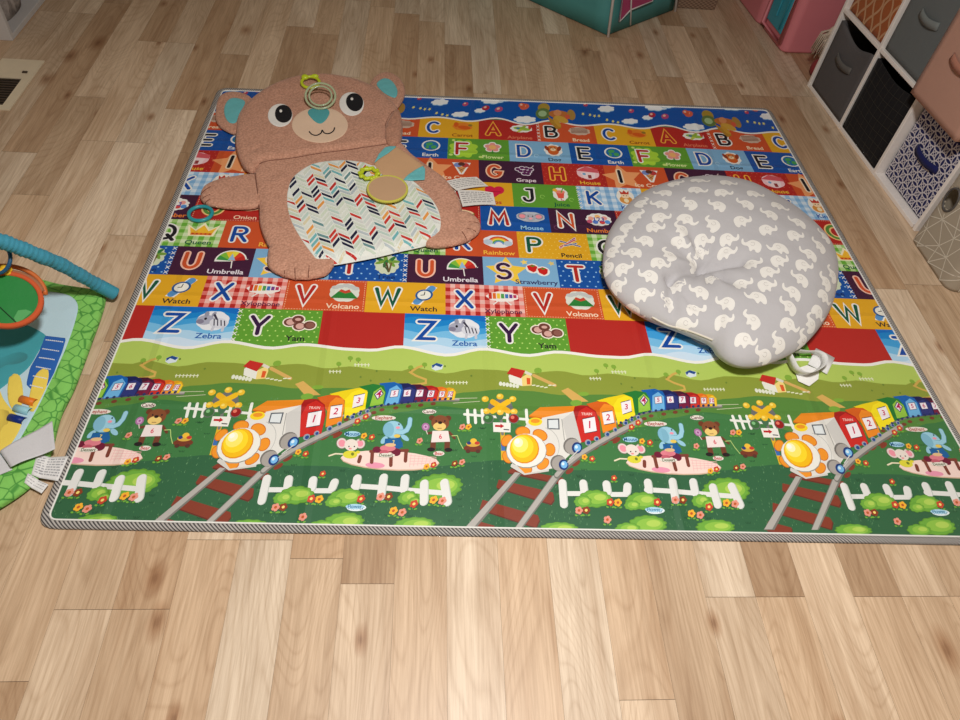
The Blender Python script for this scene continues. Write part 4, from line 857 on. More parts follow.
# ------------------------------------------------------------------ bear shaped mat
MT = 0.0087                                     # the top of the printed sheet
def build_bear():
    Z = lambda pts, z=0.022: zp(180, 60, 3.0, pts, z)
    org = at(335, 205, 0); org = (org.x, org.y, MT)
    root = empty('bear_tummy_time_mat', org, 0, 'pinkish brown padded bear shaped mat with chevron belly, lying on the play mat', 'baby mat')
    pink = minky('brown_minky', (222, 168, 142)); pink2 = minky('brown_minky_back', (208, 154, 128))
    teal = fabric('teal_satin', (110, 190, 194), 600, 0.45); cream = fabric('cream_felt', (232, 200, 172)); wht = fabric('white_felt', (240, 236, 230)); blk = fabric('black_felt', (26, 24, 28)); tl2 = fabric('teal_felt', (84, 166, 170)); stm = fabric('seam_brown', (120, 74, 58))
    line = lambda pts, z=0.024: [(p.x, p.y) for p in Z(pts, z)]
    def cr(pts, dep=0.004, wd=0.006):
        q = line(pts); return [(a, b, dep, wd) for a, b in zip(q, q[1:])]
    # limbs first, they lie underneath
    arm = Puff(Z([(60, 412), (70, 380), (110, 360), (155, 350), (232, 345), (250, 400), (238, 440), (170, 447), (110, 441), (76, 432)], 0.018), MT, 0.018, 0.022, 1, 0.002, creases=cr([(62, 400), (95, 385)])+cr([(66, 412), (92, 405)]))
    o = arm.build('arm', pink, root, org)
    legL = Puff(Z([(262, 590), (268, 560), (300, 545), (350, 560), (420, 580), (470, 590), (462, 615), (440, 643), (400, 654), (350, 656), (300, 644), (266, 622)], 0.02), MT, 0.022, 0.02, 2, 0.002, creases=cr([(312, 645), (318, 618)])+cr([(345, 652), (345, 622)])+cr([(385, 650), (388, 622)]))
    legL.build('leg', pink, root, org)
    legR = Puff(Z([(735, 555), (720, 520), (780, 480), (830, 455), (868, 458), (895, 478), (903, 500), (890, 525), (850, 548), (800, 560), (760, 562)], 0.02), MT, 0.022, 0.02, 3, 0.002, creases=cr([(895, 490), (868, 490)])+cr([(888, 515), (862, 508)])+cr([(862, 540), (846, 520)]))
    legR.build('leg', pink, root, org)
    for nm, pts, inn, sd in (('ear', [(106, 150), (116, 110), (150, 94), (195, 100), (222, 125), (205, 175), (172, 218), (130, 206), (108, 182)], [(134, 142), (150, 120), (178, 118), (196, 130), (178, 165), (168, 190), (148, 190), (135, 170)], 4),
                              ('ear', [(568, 78), (588, 46), (625, 36), (662, 56), (676, 92), (664, 128), (640, 145), (600, 120)], [(590, 74), (612, 58), (636, 66), (652, 92), (648, 114), (632, 112), (606, 96)], 5)):
        e = Puff(Z(pts, 0.02), MT, 0.016, 0.014, sd, 0.001); ob = e.build(nm, pink, root, org)
        q = Puff(Z(inn, 0.022), 0.0, 0.003, 0.006, sd, 0.001, 30, 0.007, base=lambda x, y, e=e: e.H(x, y)); k = q.build('ear_lining', teal, ob, org)
        k['label'] = 'shiny teal ear lining'
    body = Puff(Z([(220, 335), (222, 372), (234, 430), (238, 490), (255, 540), (275, 566), (330, 580), (390, 604), (440, 608), (500, 602), (580, 590), (640, 575), (700, 562), (748, 552), (800, 540), (832, 500), (846, 452), (836, 408), (800, 360), (755, 325), (700, 285), (650, 240), (560, 235), (400, 245), (260, 270)]), MT, 0.024, 0.028, 6, 0.0025, creases=cr([(245, 390), (238, 460)], .003)+cr([(690, 372), (760, 420)], .002)+cr([(272, 560), (300, 580), (400, 604)], .003, .005)+cr([(740, 552), (810, 500), (835, 440)], .003, .005))
    bo = body.build('body', pink, root, org)
    panel = Puff(Z([(322, 435), (325, 392), (345, 350), (398, 316), (470, 303), (540, 308), (600, 325), (660, 345), (705, 370), (748, 412), (776, 455), (782, 500), (768, 530), (735, 549), (660, 566), (580, 585), (500, 600), (445, 607), (410, 598), (370, 548), (336, 490)], 0.03), 0.0, 0.0022, 0.008, 7, 0.0004, base=lambda x, y: body.H(x, y), step=0.008)
    po = panel.build('belly_panel', fabric('belly_white', (232, 234, 226), 700), bo, org)
    # herringbone dashes printed on the panel
    pr = Print([(-9, -9), (9, -9), (9, 9), (-9, 9)], 0.0005)
    c0 = Z([(550, 455)], 0.03)[0]; e = random.Random(4); rot = math.radians(20)
    cols = [(226, 230, 218), (214, 222, 216), (196, 50, 44), (30, 32, 60), (206, 60, 50), (206, 60, 50), (34, 36, 64), (34, 36, 64), (236, 160, 80), (206, 220, 200), (212, 222, 214), (218, 224, 210), (110, 150, 152), (120, 186, 190), (206, 220, 196), (206, 220, 196), (190, 200, 204), (216, 226, 206), (220, 220, 216), (224, 214, 180), (196, 216, 206)]
    cw, ph = 0.0285, 0.0200
    for i in range(-16, 17):
        sg = 1 if i % 2 == 0 else -1
        for j in range(-22, 23):
            x, y = i*cw, j*ph+e.uniform(-.001, .001); L_, hh = cw*.46, .0064; sk = .0142*sg
            q = [(x-L_, y-sk-hh), (x+L_, y+sk-hh), (x+L_, y+sk+hh), (x-L_, y-sk+hh)]
            q = [(c0.x+a*math.cos(rot)-b*math.sin(rot), c0.y+a*math.sin(rot)+b*math.cos(rot)) for a, b in q]
            if all(panel.inside(*p) for p in q) : ok = q
            else:
                if not any(panel.inside(*p) for p in q): continue
                m = [sum(p[0] for p in q)/4, sum(p[1] for p in q)/4]
                if not panel.inside(*m): continue
                ok = []
                for p in q:
                    f = 1.0
                    while f > 0.1 and not panel.inside(m[0]+(p[0]-m[0])*f, m[1]+(p[1]-m[1])*f): f -= .12
                    ok.append((m[0]+(p[0]-m[0])*f, m[1]+(p[1]-m[1])*f))
            a, b, c, d = ok; mid1 = ((a[0]+b[0])/2, (a[1]+b[1])/2); mid2 = ((c[0]+d[0])/2, (c[1]+d[1])/2); col = e.choice(cols)
            
            for q_ in range(4):
                f0, f1 = q_/4, (q_+1)/4; lp = lambda s_, e_, f: (s_[0]+(e_[0]-s_[0])*f, s_[1]+(e_[1]-s_[1])*f)
                pr.poly([lp(a, b, f0), lp(a, b, f1), lp(d, c, f1), lp(d, c, f0)], col, 0)
    pb = BVHTree.FromPolygons([v.co.copy() for v in po.data.vertices], [tuple(p.vertices) for p in po.data.polygons])
    def pz(x, y):
        co, no, ix, di = pb.ray_cast(Vector((x-org[0], y-org[1], 1)), Vector((0, 0, -1)))
        return (co.z+org[2] if co is not None else panel.H(x, y))-0.0005+0.0008
    me_o = pr.build('chevron_print', attrmat('print_cotton', 0.8, 0.2), po, zfun=pz)
    me_o.data.transform(Matrix.Translation((-org[0], -org[1], -org[2])))
    # head flap over the body
    hb = lambda x, y: 0.012
    head = Puff(Z([(166, 205), (172, 165), (195, 128), (235, 92), (295, 60), (365, 40), (440, 37), (520, 50), (585, 76), (630, 112), (655, 140), (664, 190), (655, 236), (630, 246), (560, 256), (480, 267), (400, 279), (320, 290), (262, 298), (238, 308), (218, 330), (192, 318), (174, 285), (164, 245)], 0.036), MT+0.004, 0.028, 0.030, 8, 0.002, creases=cr([(200, 296), (262, 262)], .004)+cr([(636, 160), (612, 205), (618, 245)], .005, .005)+cr([(580, 255), (640, 225)], .003))
    ho = head.build('head', pink, root, org)
    fold = Puff(Z([(618, 190), (640, 152), (660, 152), (668, 195), (662, 240), (640, 256), (618, 245), (612, 215)], 0.04), MT+0.006, 0.034, 0.014, 9, 0.002, 25); fold.build('folded_arm', pink2, root, org)
    def patch(name, pts, z, m, par, base, t=0.0018, w_=0.004, st=0.006, lb=None):
        q = Puff(Z(pts, z), 0.0003, t, w_, 1, 0, 9, st, base=base); k = q.build(name, m, par, org)
        if lb: k['label'] = lb
        return k, q
    HH = lambda x, y: head.H(x, y)
    def ell(cx, cy, rx, ry, rot=0, n=18): return [(cx+rx*math.cos(a)*math.cos(rot)-ry*math.sin(a)*math.sin(rot), cy+rx*math.cos(a)*math.sin(rot)+ry*math.sin(a)*math.cos(rot)) for a in [2*math.pi*i/n for i in range(n)]]
    for cx, cy, px, py in ((301, 169, 311, 165), (515, 134, 524, 129)):
        k, q = patch('eye', ell(cx, cy, 37, 35), 0.038, wht, ho, HH)
        k2, q2 = patch('pupil', ell(px, py, 25.5, 27, -.3), 0.039, blk, k, lambda x, y, q=q: q.H(x, y), 0.001)
        patch('eye_glint', ell(px-8, py-8, 4.2, 4.2, 0, 10), 0.039, wht, k, lambda x, y, q2=q2: q2.H(x, y), 0.0008, .002, .002)
    mz, mq = patch('muzzle', ell(420, 198, 84, 53), 0.038, cream, ho, HH)
    nz, nq = patch('nose', [(384, 163), (392, 151), (415, 148), (440, 150), (449, 162), (441, 180), (426, 193), (412, 192), (396, 180)], 0.039, tl2, ho, lambda x, y: mq.H(x, y) if mq.inside(x, y) else head.H(x, y)+.002, 0.002)
    mb = MB(); pts = Z(catm2([(388, 217), (396, 226), (410, 229), (423, 222), (427, 213), (434, 222), (448, 223), (460, 215), (464, 205)]), 0.04)
    mb.tube([(p.x-org[0], p.y-org[1], mq.H(p.x, p.y)+0.0006-org[2]) for p in pts], 0.0022, 6); mb.build('mouth', blk, ho, True)
    st_ = MB()
    for P_, ob_ in (((312, 645), (318, 618)), legL), (((345, 652), (345, 622)), legL), (((385, 650), (388, 620)), legL), (((897, 490), (866, 488)), legR), (((888, 515), (862, 508)), legR), (((862, 540), (846, 518)), legR), (((62, 398), (92, 382)), arm), (((66, 413), (90, 404)), arm), (((74, 426), (92, 420)), arm):
        a_, b_ = Z(P_, .024); st_ = MB(); st_.tube([(q.x-org[0], q.y-org[1], ob_.H(q.x, q.y)-org[2]+.0004) for q in (a_.lerp(b_, i/5) for i in range(6))], .0014, 6)
        st_.build('toe_stitch', stm, root, True)
    def seamline(pts, fn, par, r_=.0013, z=.035):
        b = MB(); q = Z(catm2(pts), z); b.tube([(p.x-org[0], p.y-org[1], fn(p.x, p.y)-org[2]) for p in q], r_, 6); b.build('seam', stm, par, True)
    seamline([(238, 309), (270, 300), (340, 291), (420, 279), (500, 267), (570, 258), (622, 250)], lambda x, y: max(body.H(x, y), head.H(x, y) if head.inside(x, y) else 0)+.0004, bo)
    seamline([(226, 345), (232, 390), (236, 438)], lambda x, y: body.H(x, y)+.0006, bo, z=.022)
    seamline([(272, 562), (300, 578), (350, 590), (400, 603), (440, 606)], lambda x, y: body.H(x, y)+.0006, bo, z=.022)
    seamline([(748, 552), (790, 538), (825, 502), (842, 455)], lambda x, y: body.H(x, y)+.0006, bo, z=.022)
    seamline([(656, 150), (632, 165), (616, 200), (622, 244)], lambda x, y: head.H(x, y)+.0005, ho, .001)
    # tan pocket flap with teal corners, lying open on the chest
    fl = Puff(zp(340, 130, 6, [(204, 195), (240, 165), (290, 125), (335, 90), (380, 120), (440, 162), (505, 206), (505, 225), (450, 258), (385, 296), (330, 290), (270, 275), (225, 240)], 0.04), 0.0, 0.005, 0.006, 10, 0.001, base=lambda x, y: body.H(x, y) if body.inside(x, y) else MT+.012, step=.008, smooth=False)
    fo = fl.build('pocket_flap', fabric('tan_canvas', (206, 164, 124)), root, org)
    for pts in ([(206, 192), (232, 140), (268, 100), (300, 92), (338, 94), (330, 104), (290, 135), (240, 165)], [(380, 294), (410, 262), (450, 232), (500, 208), (512, 225), (510, 270), (508, 290), (440, 296)]):
        q = Puff(zp(340, 130, 6, pts, 0.042), 0.0005, 0.003, 0.004, 2, 0.0012, 40, 0.006, smooth=False, base=lambda x, y: (fl.H(x, y) if fl.inside(x, y) else (body.H(x, y)+.004 if body.inside(x, y) else MT+.016)))
        q.build('ribbon_corner', teal, fo, org)['label'] = 'shiny teal corner'
    # care labels at the right hip
    pap = fabric('label_white', (226, 222, 216), 300, .6); ink = plain('label_ink', (156, 152, 152))
    for pts, rows_ in (([(630, 308), (820, 276), (890, 333), (700, 364)], 5), ([(705, 362), (918, 370), (936, 444), (736, 460)], 6)):
        p = zp(340, 130, 6, pts, 0.014); b = MB(); n = 8; lo = {}
        def S(u, v): a = p[0].lerp(p[1], u); c = p[3].lerp(p[2], u); q = a.lerp(c, v); return Vector((q.x-org[0], q.y-org[1], 0.006+.004*math.sin(u*3.1)-.004*u))
        for sd_, dz in ((0, 0), (1, -.0006)):
            vs = [S(i/n, j/n)+Vector((0, 0, dz)) for j in range(n+1) for i in range(n+1)]
            b.add(vs, [(j*(n+1)+i, j*(n+1)+i+1, (j+1)*(n+1)+i+1, (j+1)*(n+1)+i) for j in range(n) for i in range(n)])
        lab = b.build('care_label', pap, root)
        t = MB(); r = random.Random(rows_)
        for j in range(rows_):
            v = .12+.78*j/rows_; u = .06
            while u < .9:
                l = r.uniform(.04, .14); u2 = min(.94, u+l); t.add([S(u, v)+Vector((0, 0, .0005)), S(u2, v)+Vector((0, 0, .0005)), S(u2, v+.05)+Vector((0, 0, .0005)), S(u, v+.05)+Vector((0, 0, .0005))], [(0, 1, 2, 3)]); u = u2+.025
        t.build('label_print', ink, lab)
    return body, head, panel, arm
def catm2(pts, per=5):
    out = []
    for i in range(len(pts)-1):
        p0 = Vector(pts[max(0, i-1)]); p1 = Vector(pts[i]); p2 = Vector(pts[i+1]); p3 = Vector(pts[min(len(pts)-1, i+2)])
        for j in range(per):
            t = j/per; v = 0.5*((2*p1)+(p2-p0)*t+(2*p0-5*p1+4*p2-p3)*t*t+(3*p1-p0-3*p2+p3)*t**3); out.append(tuple(v))
    out.append(tuple(pts[-1])); return out
body, head, panel, arm = build_bear()
def torus(b, c, R, r, n=40, m=10, nz=None, squash=1, rough=0, mi=0):
    pts = []
    for i in range(n):
        a = 2*math.pi*i/n; rr = R*(1+rough*math.sin(a*6)); pts.append(Vector((c[0]+rr*math.cos(a), c[1]+rr*squash*math.sin(a), c[2]+(nz(a) if nz else 0))))
    b.tube(pts, r, m, mi, closed=True)
pl_teal = plain('teal_plastic', (40, 150, 160), 0.35, 0.02, 30, 0.02, 0.5)
pl_lime = plain('lime_plastic', (196, 212, 40), 0.35, 0.03, 30, 0.02, 0.5)
pl_clear, _nt, _bs = newmat('clear_green_plastic'); _bs.inputs['Base Color'].default_value = (*lin((196, 208, 170)), 1); _bs.inputs['Roughness'].default_value = 0.16; _bs.inputs['Transmission Weight'].default_value = 0.25; _bs.inputs['IOR'].default_value = 1.4
def ring_thing(name, px, py, z, R, r, m, label, cat, **k):
    c = at(px, py, z); o = (c.x, c.y, z-r); b = MB(); torus(b, (0, 0, r), R, r, **k)
    ob = b.build(name, m, None, True); ob.location = o; return tag(ob, label, cat)
ring_thing('teether_ring', 200.5, 213.5, MT+.0058, 0.033, 0.0056, pl_teal, 'small teal plastic ring lying beside the paw of the bear mat', 'toy ring')
# lime link and clear ring on the forehead
def tilted(name, px, py, zz, m, label, cat, fn, tilt):
    b = MB(); fn(b); c = at(px, py, zz); M = Matrix.Rotation(math.radians(tilt), 4, 'X')
    b.v = [tuple(M @ Vector(v)) for v in b.v]; zm = min(v[2] for v in b.v); yb = min(b.v, key=lambda v: v[2])[1]
    zs = max(head.H(c.x+math.cos(a)*.03, c.y+yb+math.sin(a)*.01) if head.inside(c.x, c.y) and 'belly' not in label else panel.H(c.x, c.y) for a in (0, 2, 4))
    ob = b.build(name, m, None, True); ob.location = (c.x, c.y, zs-zm+.0035); return tag(ob, label, cat)
def f1(b): torus(b, (0, 0, .005), 0.031, .0055, squash=1.0); b.ball((-.022, .026, .006), .012, (1.1, 1, .7)); b.ball((.012, .034, .006), .010, (1.4, .8, .7))
tilted('toy_link', 310.5, 82, .055, pl_lime, 'lime green toy link at the top of the bear forehead', 'toy link', f1, 8)
def f2(b):
    for R_, r_ in ((.0510, .0040), (.0385, .0034)): torus(b, (0, 0, .0048), R_, r_, squash=1.0)
tilted('rattle_ring', 320.5, 95.5, .07, pl_clear, 'clear greenish double ring lying above the bear nose', 'toy ring', f2, 24)
def f3(b):
    torus(b, (0, 0, .005), .0255, .0062, squash=1.0, rough=.08)
    for i in range(10): a = i*.63; b.ball((.029*math.cos(a), .029*math.sin(a), .006), .0075, (1, 1, .8), 6)
tilted('spiky_link', 340+175/6, 130+255/6, .05, pl_lime, 'knobbly lime green ring beside the round mirror on the bear belly', 'toy ring', f3, 0)
c = at(340+285/6, 130+360/6, .045); zc = panel.H(c.x, c.y)
root = empty('toy_mirror', (c.x, c.y, zc+.0115), 0, 'round tan faced toy mirror with lime rim on the bear belly', 'toy mirror')
RX = (at(340+410/6, 190, .045)-at(340+160/6, 190, .045)).length/2
b = MB(); n = 48; pf = [(RX*.90, .0065), (RX*.96, .0085), (RX, .006), (RX, .001), (RX*.9, 0)]
vs = [(q*math.cos(2*math.pi*i/n), q*1.06*math.sin(2*math.pi*i/n), z) for q, z in pf for i in range(n)]
b.add(vs, [(j*n+i, j*n+(i+1) % n, (j+1)*n+(i+1) % n, (j+1)*n+i) for j in range(4) for i in range(n)]+[tuple(4*n+i for i in reversed(range(n)))]); b.build('rim', fabric('lime_rim', (206, 200, 84)), root, True)
b = MB(); b.add([(RX*.91*math.cos(2*math.pi*i/n), RX*.965*math.sin(2*math.pi*i/n), .0066) for i in range(n)]+[(0, 0, .007)], [(i, (i+1) % n, n) for i in range(n)])
mm = plain('mirror_face', (202, 164, 128), 0.3, 0.02, 20, 0.0, 0.5); b.build('mirror_face', mm, root, True)

# ------------------------------------------------------------------ elephant lounger pillow
def build_pillow():
    px = [(603, 258), (611, 228), (640, 195), (689, 180), (742, 183), (791, 208), (826, 238), (838, 268), (831, 308), (806, 343), (772, 362), (742, 366), (722, 356), (712, 343), (682, 330), (646, 316), (620, 299), (606, 280)]
    zeq = 0.062
    P = [at(x, y, zeq) for x, y in px]
    c = Vector((0.69, 0.195))
    o = resample(catmull([(p.x, p.y) for p in P]), 0.004)
    ang = sorted((math.atan2(p.y-c.y, p.x-c.x), (p-c).length) for p in o)
    A = np.array([a for a, _ in ang]); Rr = np.array([r for _, r in ang]); A = np.concatenate([A-2*math.pi, A, A+2*math.pi]); Rr = np.concatenate([Rr]*3)
    R_ = lambda th: float(np.interp((th+math.pi) % (2*math.pi)-math.pi, A, Rr))
    Ht = 0.104; tb = []
    for i in range(201): r = i/200; tb.append((r, (1-r**2.5)**0.62))
    arcl = [0]
    for (a, b_), (d, e_) in zip(tb, tb[1:]): arcl.append(arcl[-1]+math.hypot((d-a)*.36, (e_-b_)*Ht))
    ta = np.array(arcl)/arcl[-1]; tr = np.array([q[0] for q in tb]); tz = np.array([q[1] for q in tb])
    dip = at(703, 268, .085); dip = Vector((dip.x, dip.y)); ntch = Vector((P[13].x, P[13].y)); nt2 = Vector((P[14].x, P[14].y)).lerp(Vector((P[15].x, P[15].y)), .3)
    dc = Vector((at(668, 285, .08).x, at(668, 285, .08).y)); dc2 = Vector((at(735, 272, .08).x, at(735, 272, .08).y))
    rp = random.Random(2); fo = [(rp.uniform(0, 6.28), rp.choice((5, 7, 9, 11)), rp.uniform(.4, 1)) for _ in range(5)]
    def Fp(t, th):
        if t <= 1: r = float(np.interp(t, ta, tr)); z = zeq+Ht*float(np.interp(t, ta, tz))
        else: q = min(1, t-1); r = 1-.30*q**1.7; z = zeq-(zeq-.009)*min(1, math.sin(q*math.pi/2)**.9)
        x = c.x+R_(th)*r*math.cos(th); y = c.y+R_(th)*r*math.sin(th); p = Vector((x, y))
        if t <= 1:
            d = (p-dip); an = math.atan2(d.y, d.x); l = d.length
            D1 = .040*math.exp(-(l/.20)**2)+.034*math.exp(-(l/.085)**2)
            # channels out to the front and across
            def seg(a, b_, wd): u = b_-a; q = max(0, min(1, (p-a).dot(u)/u.dot(u))); return math.exp(-((p-a-u*q).length/wd)**2)
            D1 += .020*seg(dc, nt2, .016)+.020*seg(dip, dc2, .020)+.016*seg(dip, dc, .016)+.009*seg(dc, dc.lerp(nt2, .9)+Vector((.06, .02)), .012)
            D1 += .009*sum(w_*math.sin(k*an+f) for f, k, w_ in fo)/2*math.exp(-((l-.07)/.06)**2)
            D1 += .0016*math.sin(40*x+22*y)*math.sin(31*y-12*x)
            z -= D1*(1-max(0, t-.8)/.2)
        return Vector((x, y, z))
    nth, nt_ = 176, 64; vs = []; fs = []
    for j in range(nt_+1):
        t = 2*j/nt_
        for i in range(nth): vs.append(Fp(t if t > 0 else .001, 2*math.pi*i/nth-math.pi))
    for j in range(nt_):
        for i in range(nth): fs.append((j*nth+i, (j+1)*nth+i, (j+1)*nth+(i+1) % nth, j*nth+(i+1) % nth))
    fs.append(tuple(range(nth))); fs.append(tuple(nt_*nth+i for i in reversed(range(nth))))
    me = D.meshes.new('cushion')
    root = empty('lounger_pillow', (c.x, c.y, MT), 0, 'big puffy grey pillow printed with white elephants, lying on the right of the play mat', 'pillow')
    org = Vector((c.x, c.y, MT))
    vs = [v-org+Vector((0, 0, 0)) for v in vs]; me.from_pydata(vs, [], fs)
    ob = link('cushion', me, fabric('grey_cotton', (190, 187, 189), 800, .85, 22, .3, .03), root, True)
    bvh = BVHTree.FromPolygons(vs, fs)
    EL = []
    def add(x0, y0, s, lst):
        for q in lst: EL.append((x0+q[0]/s, y0+q[1]/s)+tuple(q[2:])) if all(math.hypot(x0+q[0]/s-e[0], (y0+q[1]/s-e[1])*1.3) > 9 for e in EL) else None
    add(590, 160, 6.543, [(710, 135, 1, -25), (555, 155, 1, 10), (695, 198, 1, -20), (485, 215, -1, -15), (462, 292, -1, -22), (655, 290, -1, -50), (865, 215, 1, -10), (838, 300, -1, -30), (803, 425, -1, -55), (335, 285, 1, 35), (300, 368, 1, 25), (458, 376, 1, -5), (628, 388, 1, -42), (418, 442, 1, -3), (243, 440, 1, 30), (600, 458, -1, -55), (362, 530, -1, -12), (578, 545, 1, -25), (188, 525, 1, 30), (150, 598, 1, 38), (283, 607, -1, -8), (520, 625, -1, -55), (735, 525, 1, -5), (715, 612, 1, 8), (452, 675, 1, -15), (900, 520, 1, 0)])
    add(710, 160, 6.543, [(288, 222, 1, -10), (90, 215, 1, -18), (112, 150, 1, -8), (238, 292, -1, -28), (205, 402, 1, 8), (395, 358, -1, -28), (448, 302, 1, -25), (578, 412, -1, -20), (372, 458, 1, 5), (552, 495, 1, 3), (128, 515, 1, 0), (282, 560, -1, -22), (718, 565, -1, -42), (455, 578, -1, 8), (652, 620, -1, -22), (100, 608, 1, -8), (448, 662, 1, 12), (272, 682, 1, 5), (608, 690, 1, -5), (752, 505, -1, -42)])
    add(590, 250, 6.543, [(215, 125, 1, 10), (390, 172, -1, -18), (178, 240, 1, 22), (345, 292, 1, -3), (512, 352, -1, -40), (285, 395, 1, -15), (722, 275, -1, -22), (682, 395, 1, 0), (568, 242, 1, 12), (785, 200, 1, -12), (842, 98, -1, -38), (672, 95, -1, -58), (620, 490, 1, 0), (115, 120, -1, -80)])
    add(710, 270, 6, [(100, 200, -1, -28), (75, 310, 1, -5), (188, 88, 1, 5), (335, 95, 1, 8), (155, 148, 1, -25), (285, 165, -1, -2), (330, 235, 1, -8), (255, 305, -1, -48), (498, 137, -1, -25), (545, 58, -1, -32), (475, 222, -1, -38), (695, 78, -1, -52), (683, 160, 1, -40), (648, 255, 1, -45), (470, 330, 1, -30), (605, 330, -1, -75), (205, 422, 1, -18), (412, 445, -1, -58), (553, 430, -1, -80), (325, 520, -1, -35), (735, 35, -1, -60), (350, 12, 1, 0)])
    EB = [(-.50, -.22), (-.50, .02), (-.42, .22), (-.24, .36), (0, .42), (.2, .38), (.34, .24), (.44, .12), (.54, .10), (.60, .18), (.66, .36), (.74, .34), (.74, .12), (.66, -.06), (.50, -.14), (.34, -.12), (.22, -.20), (.14, -.40), (.04, -.44), (-.04, -.30), (-.16, -.28), (-.22, -.40), (-.34, -.46), (-.46, -.38)]
    bl = Puff([(x, y) for x, y in EB], 0, .01, .1, 0, 0, 1, .1, smooth=True)
    ps = [Vector(p) for p in resample(catmull(EB, 3), .09)]; g = [Vector((x*.11, y*.11)) for x in range(-7, 9) for y in range(-6, 6) if bl.inside(x*.11, y*.11) and bl.dist(x*.11, y*.11) > .04]
    V, _e, F_, *_r = delaunay_2d_cdt(ps+g, [], [list(range(len(ps)))], 1, 1e-6)
    ear = [(arc(.05, .10, .13, .14, 20, 330, 12))]
    wv = MB(); camL = CAM-org
    def place(pts, faces, Pc, N, T1, T2, sc, mi, lift):
        out = []
        for x, y in pts:
            q = Pc+T1*(x*sc)+T2*(y*sc*1.1); co, no, ix, di = bvh.find_nearest(q); out.append(co+no*lift)
        wv.add(out, faces, mi)
    done = []
    for x, y, fl_, rot in EL:
        d = (CF+CR*((x-480)/FPX)+CU*((360-y)/FPX)).normalized(); co, no, ix, di = bvh.ray_cast(camL, d)
        if co is None: continue
        if no.dot(d) > 0: no = -no
        if no.dot(d) > -.1: continue
        if any((co-q_).length < .040 for q_ in done): continue
        done.append(co)
        T1 = (CR-no*CR.dot(no)).normalized(); T2 = no.cross(T1); a = math.radians(rot)
        X1 = T1*math.cos(a)+T2*math.sin(a); X2 = -T1*math.sin(a)+T2*math.cos(a)
        sc = .046
        place([(v.x*fl_, v.y) for v in V], [tuple(f) if fl_ > 0 else tuple(reversed(f)) for f in F_], co, no, X1, X2, sc, 0, .0007)
        for e_ in ear:
            n = len(e_); ins = [(.05+(p[0]-.05)*.86, .10+(p[1]-.10)*.86) for p in e_]
            pp = [(p[0]*fl_, p[1]) for p in e_+ins]; place(pp, [(i, i+1, n+i+1, n+i) for i in range(n-1)], co, no, X1, X2, sc, 1, .0012)
    me.clear_geometry(); nv = len(vs); me.from_pydata([tuple(v) for v in vs]+wv.v, [], fs+[tuple(nv+i for i in f) for f in wv.f])
    me.materials.append(fabric('print_white', (236, 232, 226), 800)); me.materials.append(fabric('print_line', (190, 184, 180), 800))
    me.polygons.foreach_set('material_index', [0]*len(fs)+[m+1 for m in wv.m]); me.polygons.foreach_set('use_smooth', [True]*len(me.polygons))
    # zip edge along the front
    b = MB(); pts = []
    for x, y in catm2([(652, 317), (668, 325), (690, 331), (713, 340)]):
        d = (CF+CR*((x-480)/FPX)+CU*((360-y)/FPX)).normalized(); co, no, ix, di = bvh.ray_cast(camL, d)
        if co is not None: pts.append(co+no*.001)
    if len(pts) > 3: b.tube(pts, .0028, 8); b.build('seam_edge', fabric('seam_white', (222, 214, 200)), root, True)
    # looped care label
    def band(name, path, wv_, m, th=.0007, closed=False):
        P_ = [Vector(q) for q in catm2([tuple(q) for q in path], 5)]; b = MB(); vs_ = []
        for q in P_: vs_ += [q-wv_*.5, q+wv_*.5]
        b.add(vs_, [(2*i, 2*i+1, 2*i+3, 2*i+2) for i in range(len(P_)-1)]); o_ = b.build(name, m, root, True); s_ = o_.modifiers.new('s', 'SOLIDIFY'); s_.thickness = th
    sat = fabric('satin_label', (226, 224, 222), 500, .45); L_ = lambda x, y, z: at(x, y, z)-org
    band('care_label', [L_(786, 350, .050), L_(790, 358, .036), L_(796, 369, .034), L_(805, 374, .028), L_(816, 371, .026), L_(824, 364, .025), L_(823, 356, .026), L_(815, 352, .028), L_(806, 352, .030), L_(797, 351, .036)], Vector((.004, -.012, .027)), sat)
    band('care_label', [L_(812, 356, .0125), L_(822, 361, .0115), L_(831, 366, .011)], at(820, 350, .005)-at(812, 366, .005), sat)
    pp = [L_(793, 371, .0035), L_(806, 367, .0035), L_(818, 372, .0035), L_(817, 381, .0035), L_(808, 388, .0035), L_(797, 383, .0035)]
    b = MB(); b.add([Vector((v.x, v.y, .0030)) for v in pp]+[Vector((v.x, v.y, .0023)) for v in pp], [tuple(range(6)), tuple(range(11, 5, -1))]+[(i, (i+1) % 6, 6+(i+1) % 6, 6+i) for i in range(6)]); b.build('care_label', fabric('paper_label', (240, 238, 234), 500, .5), root)
build_pillow()

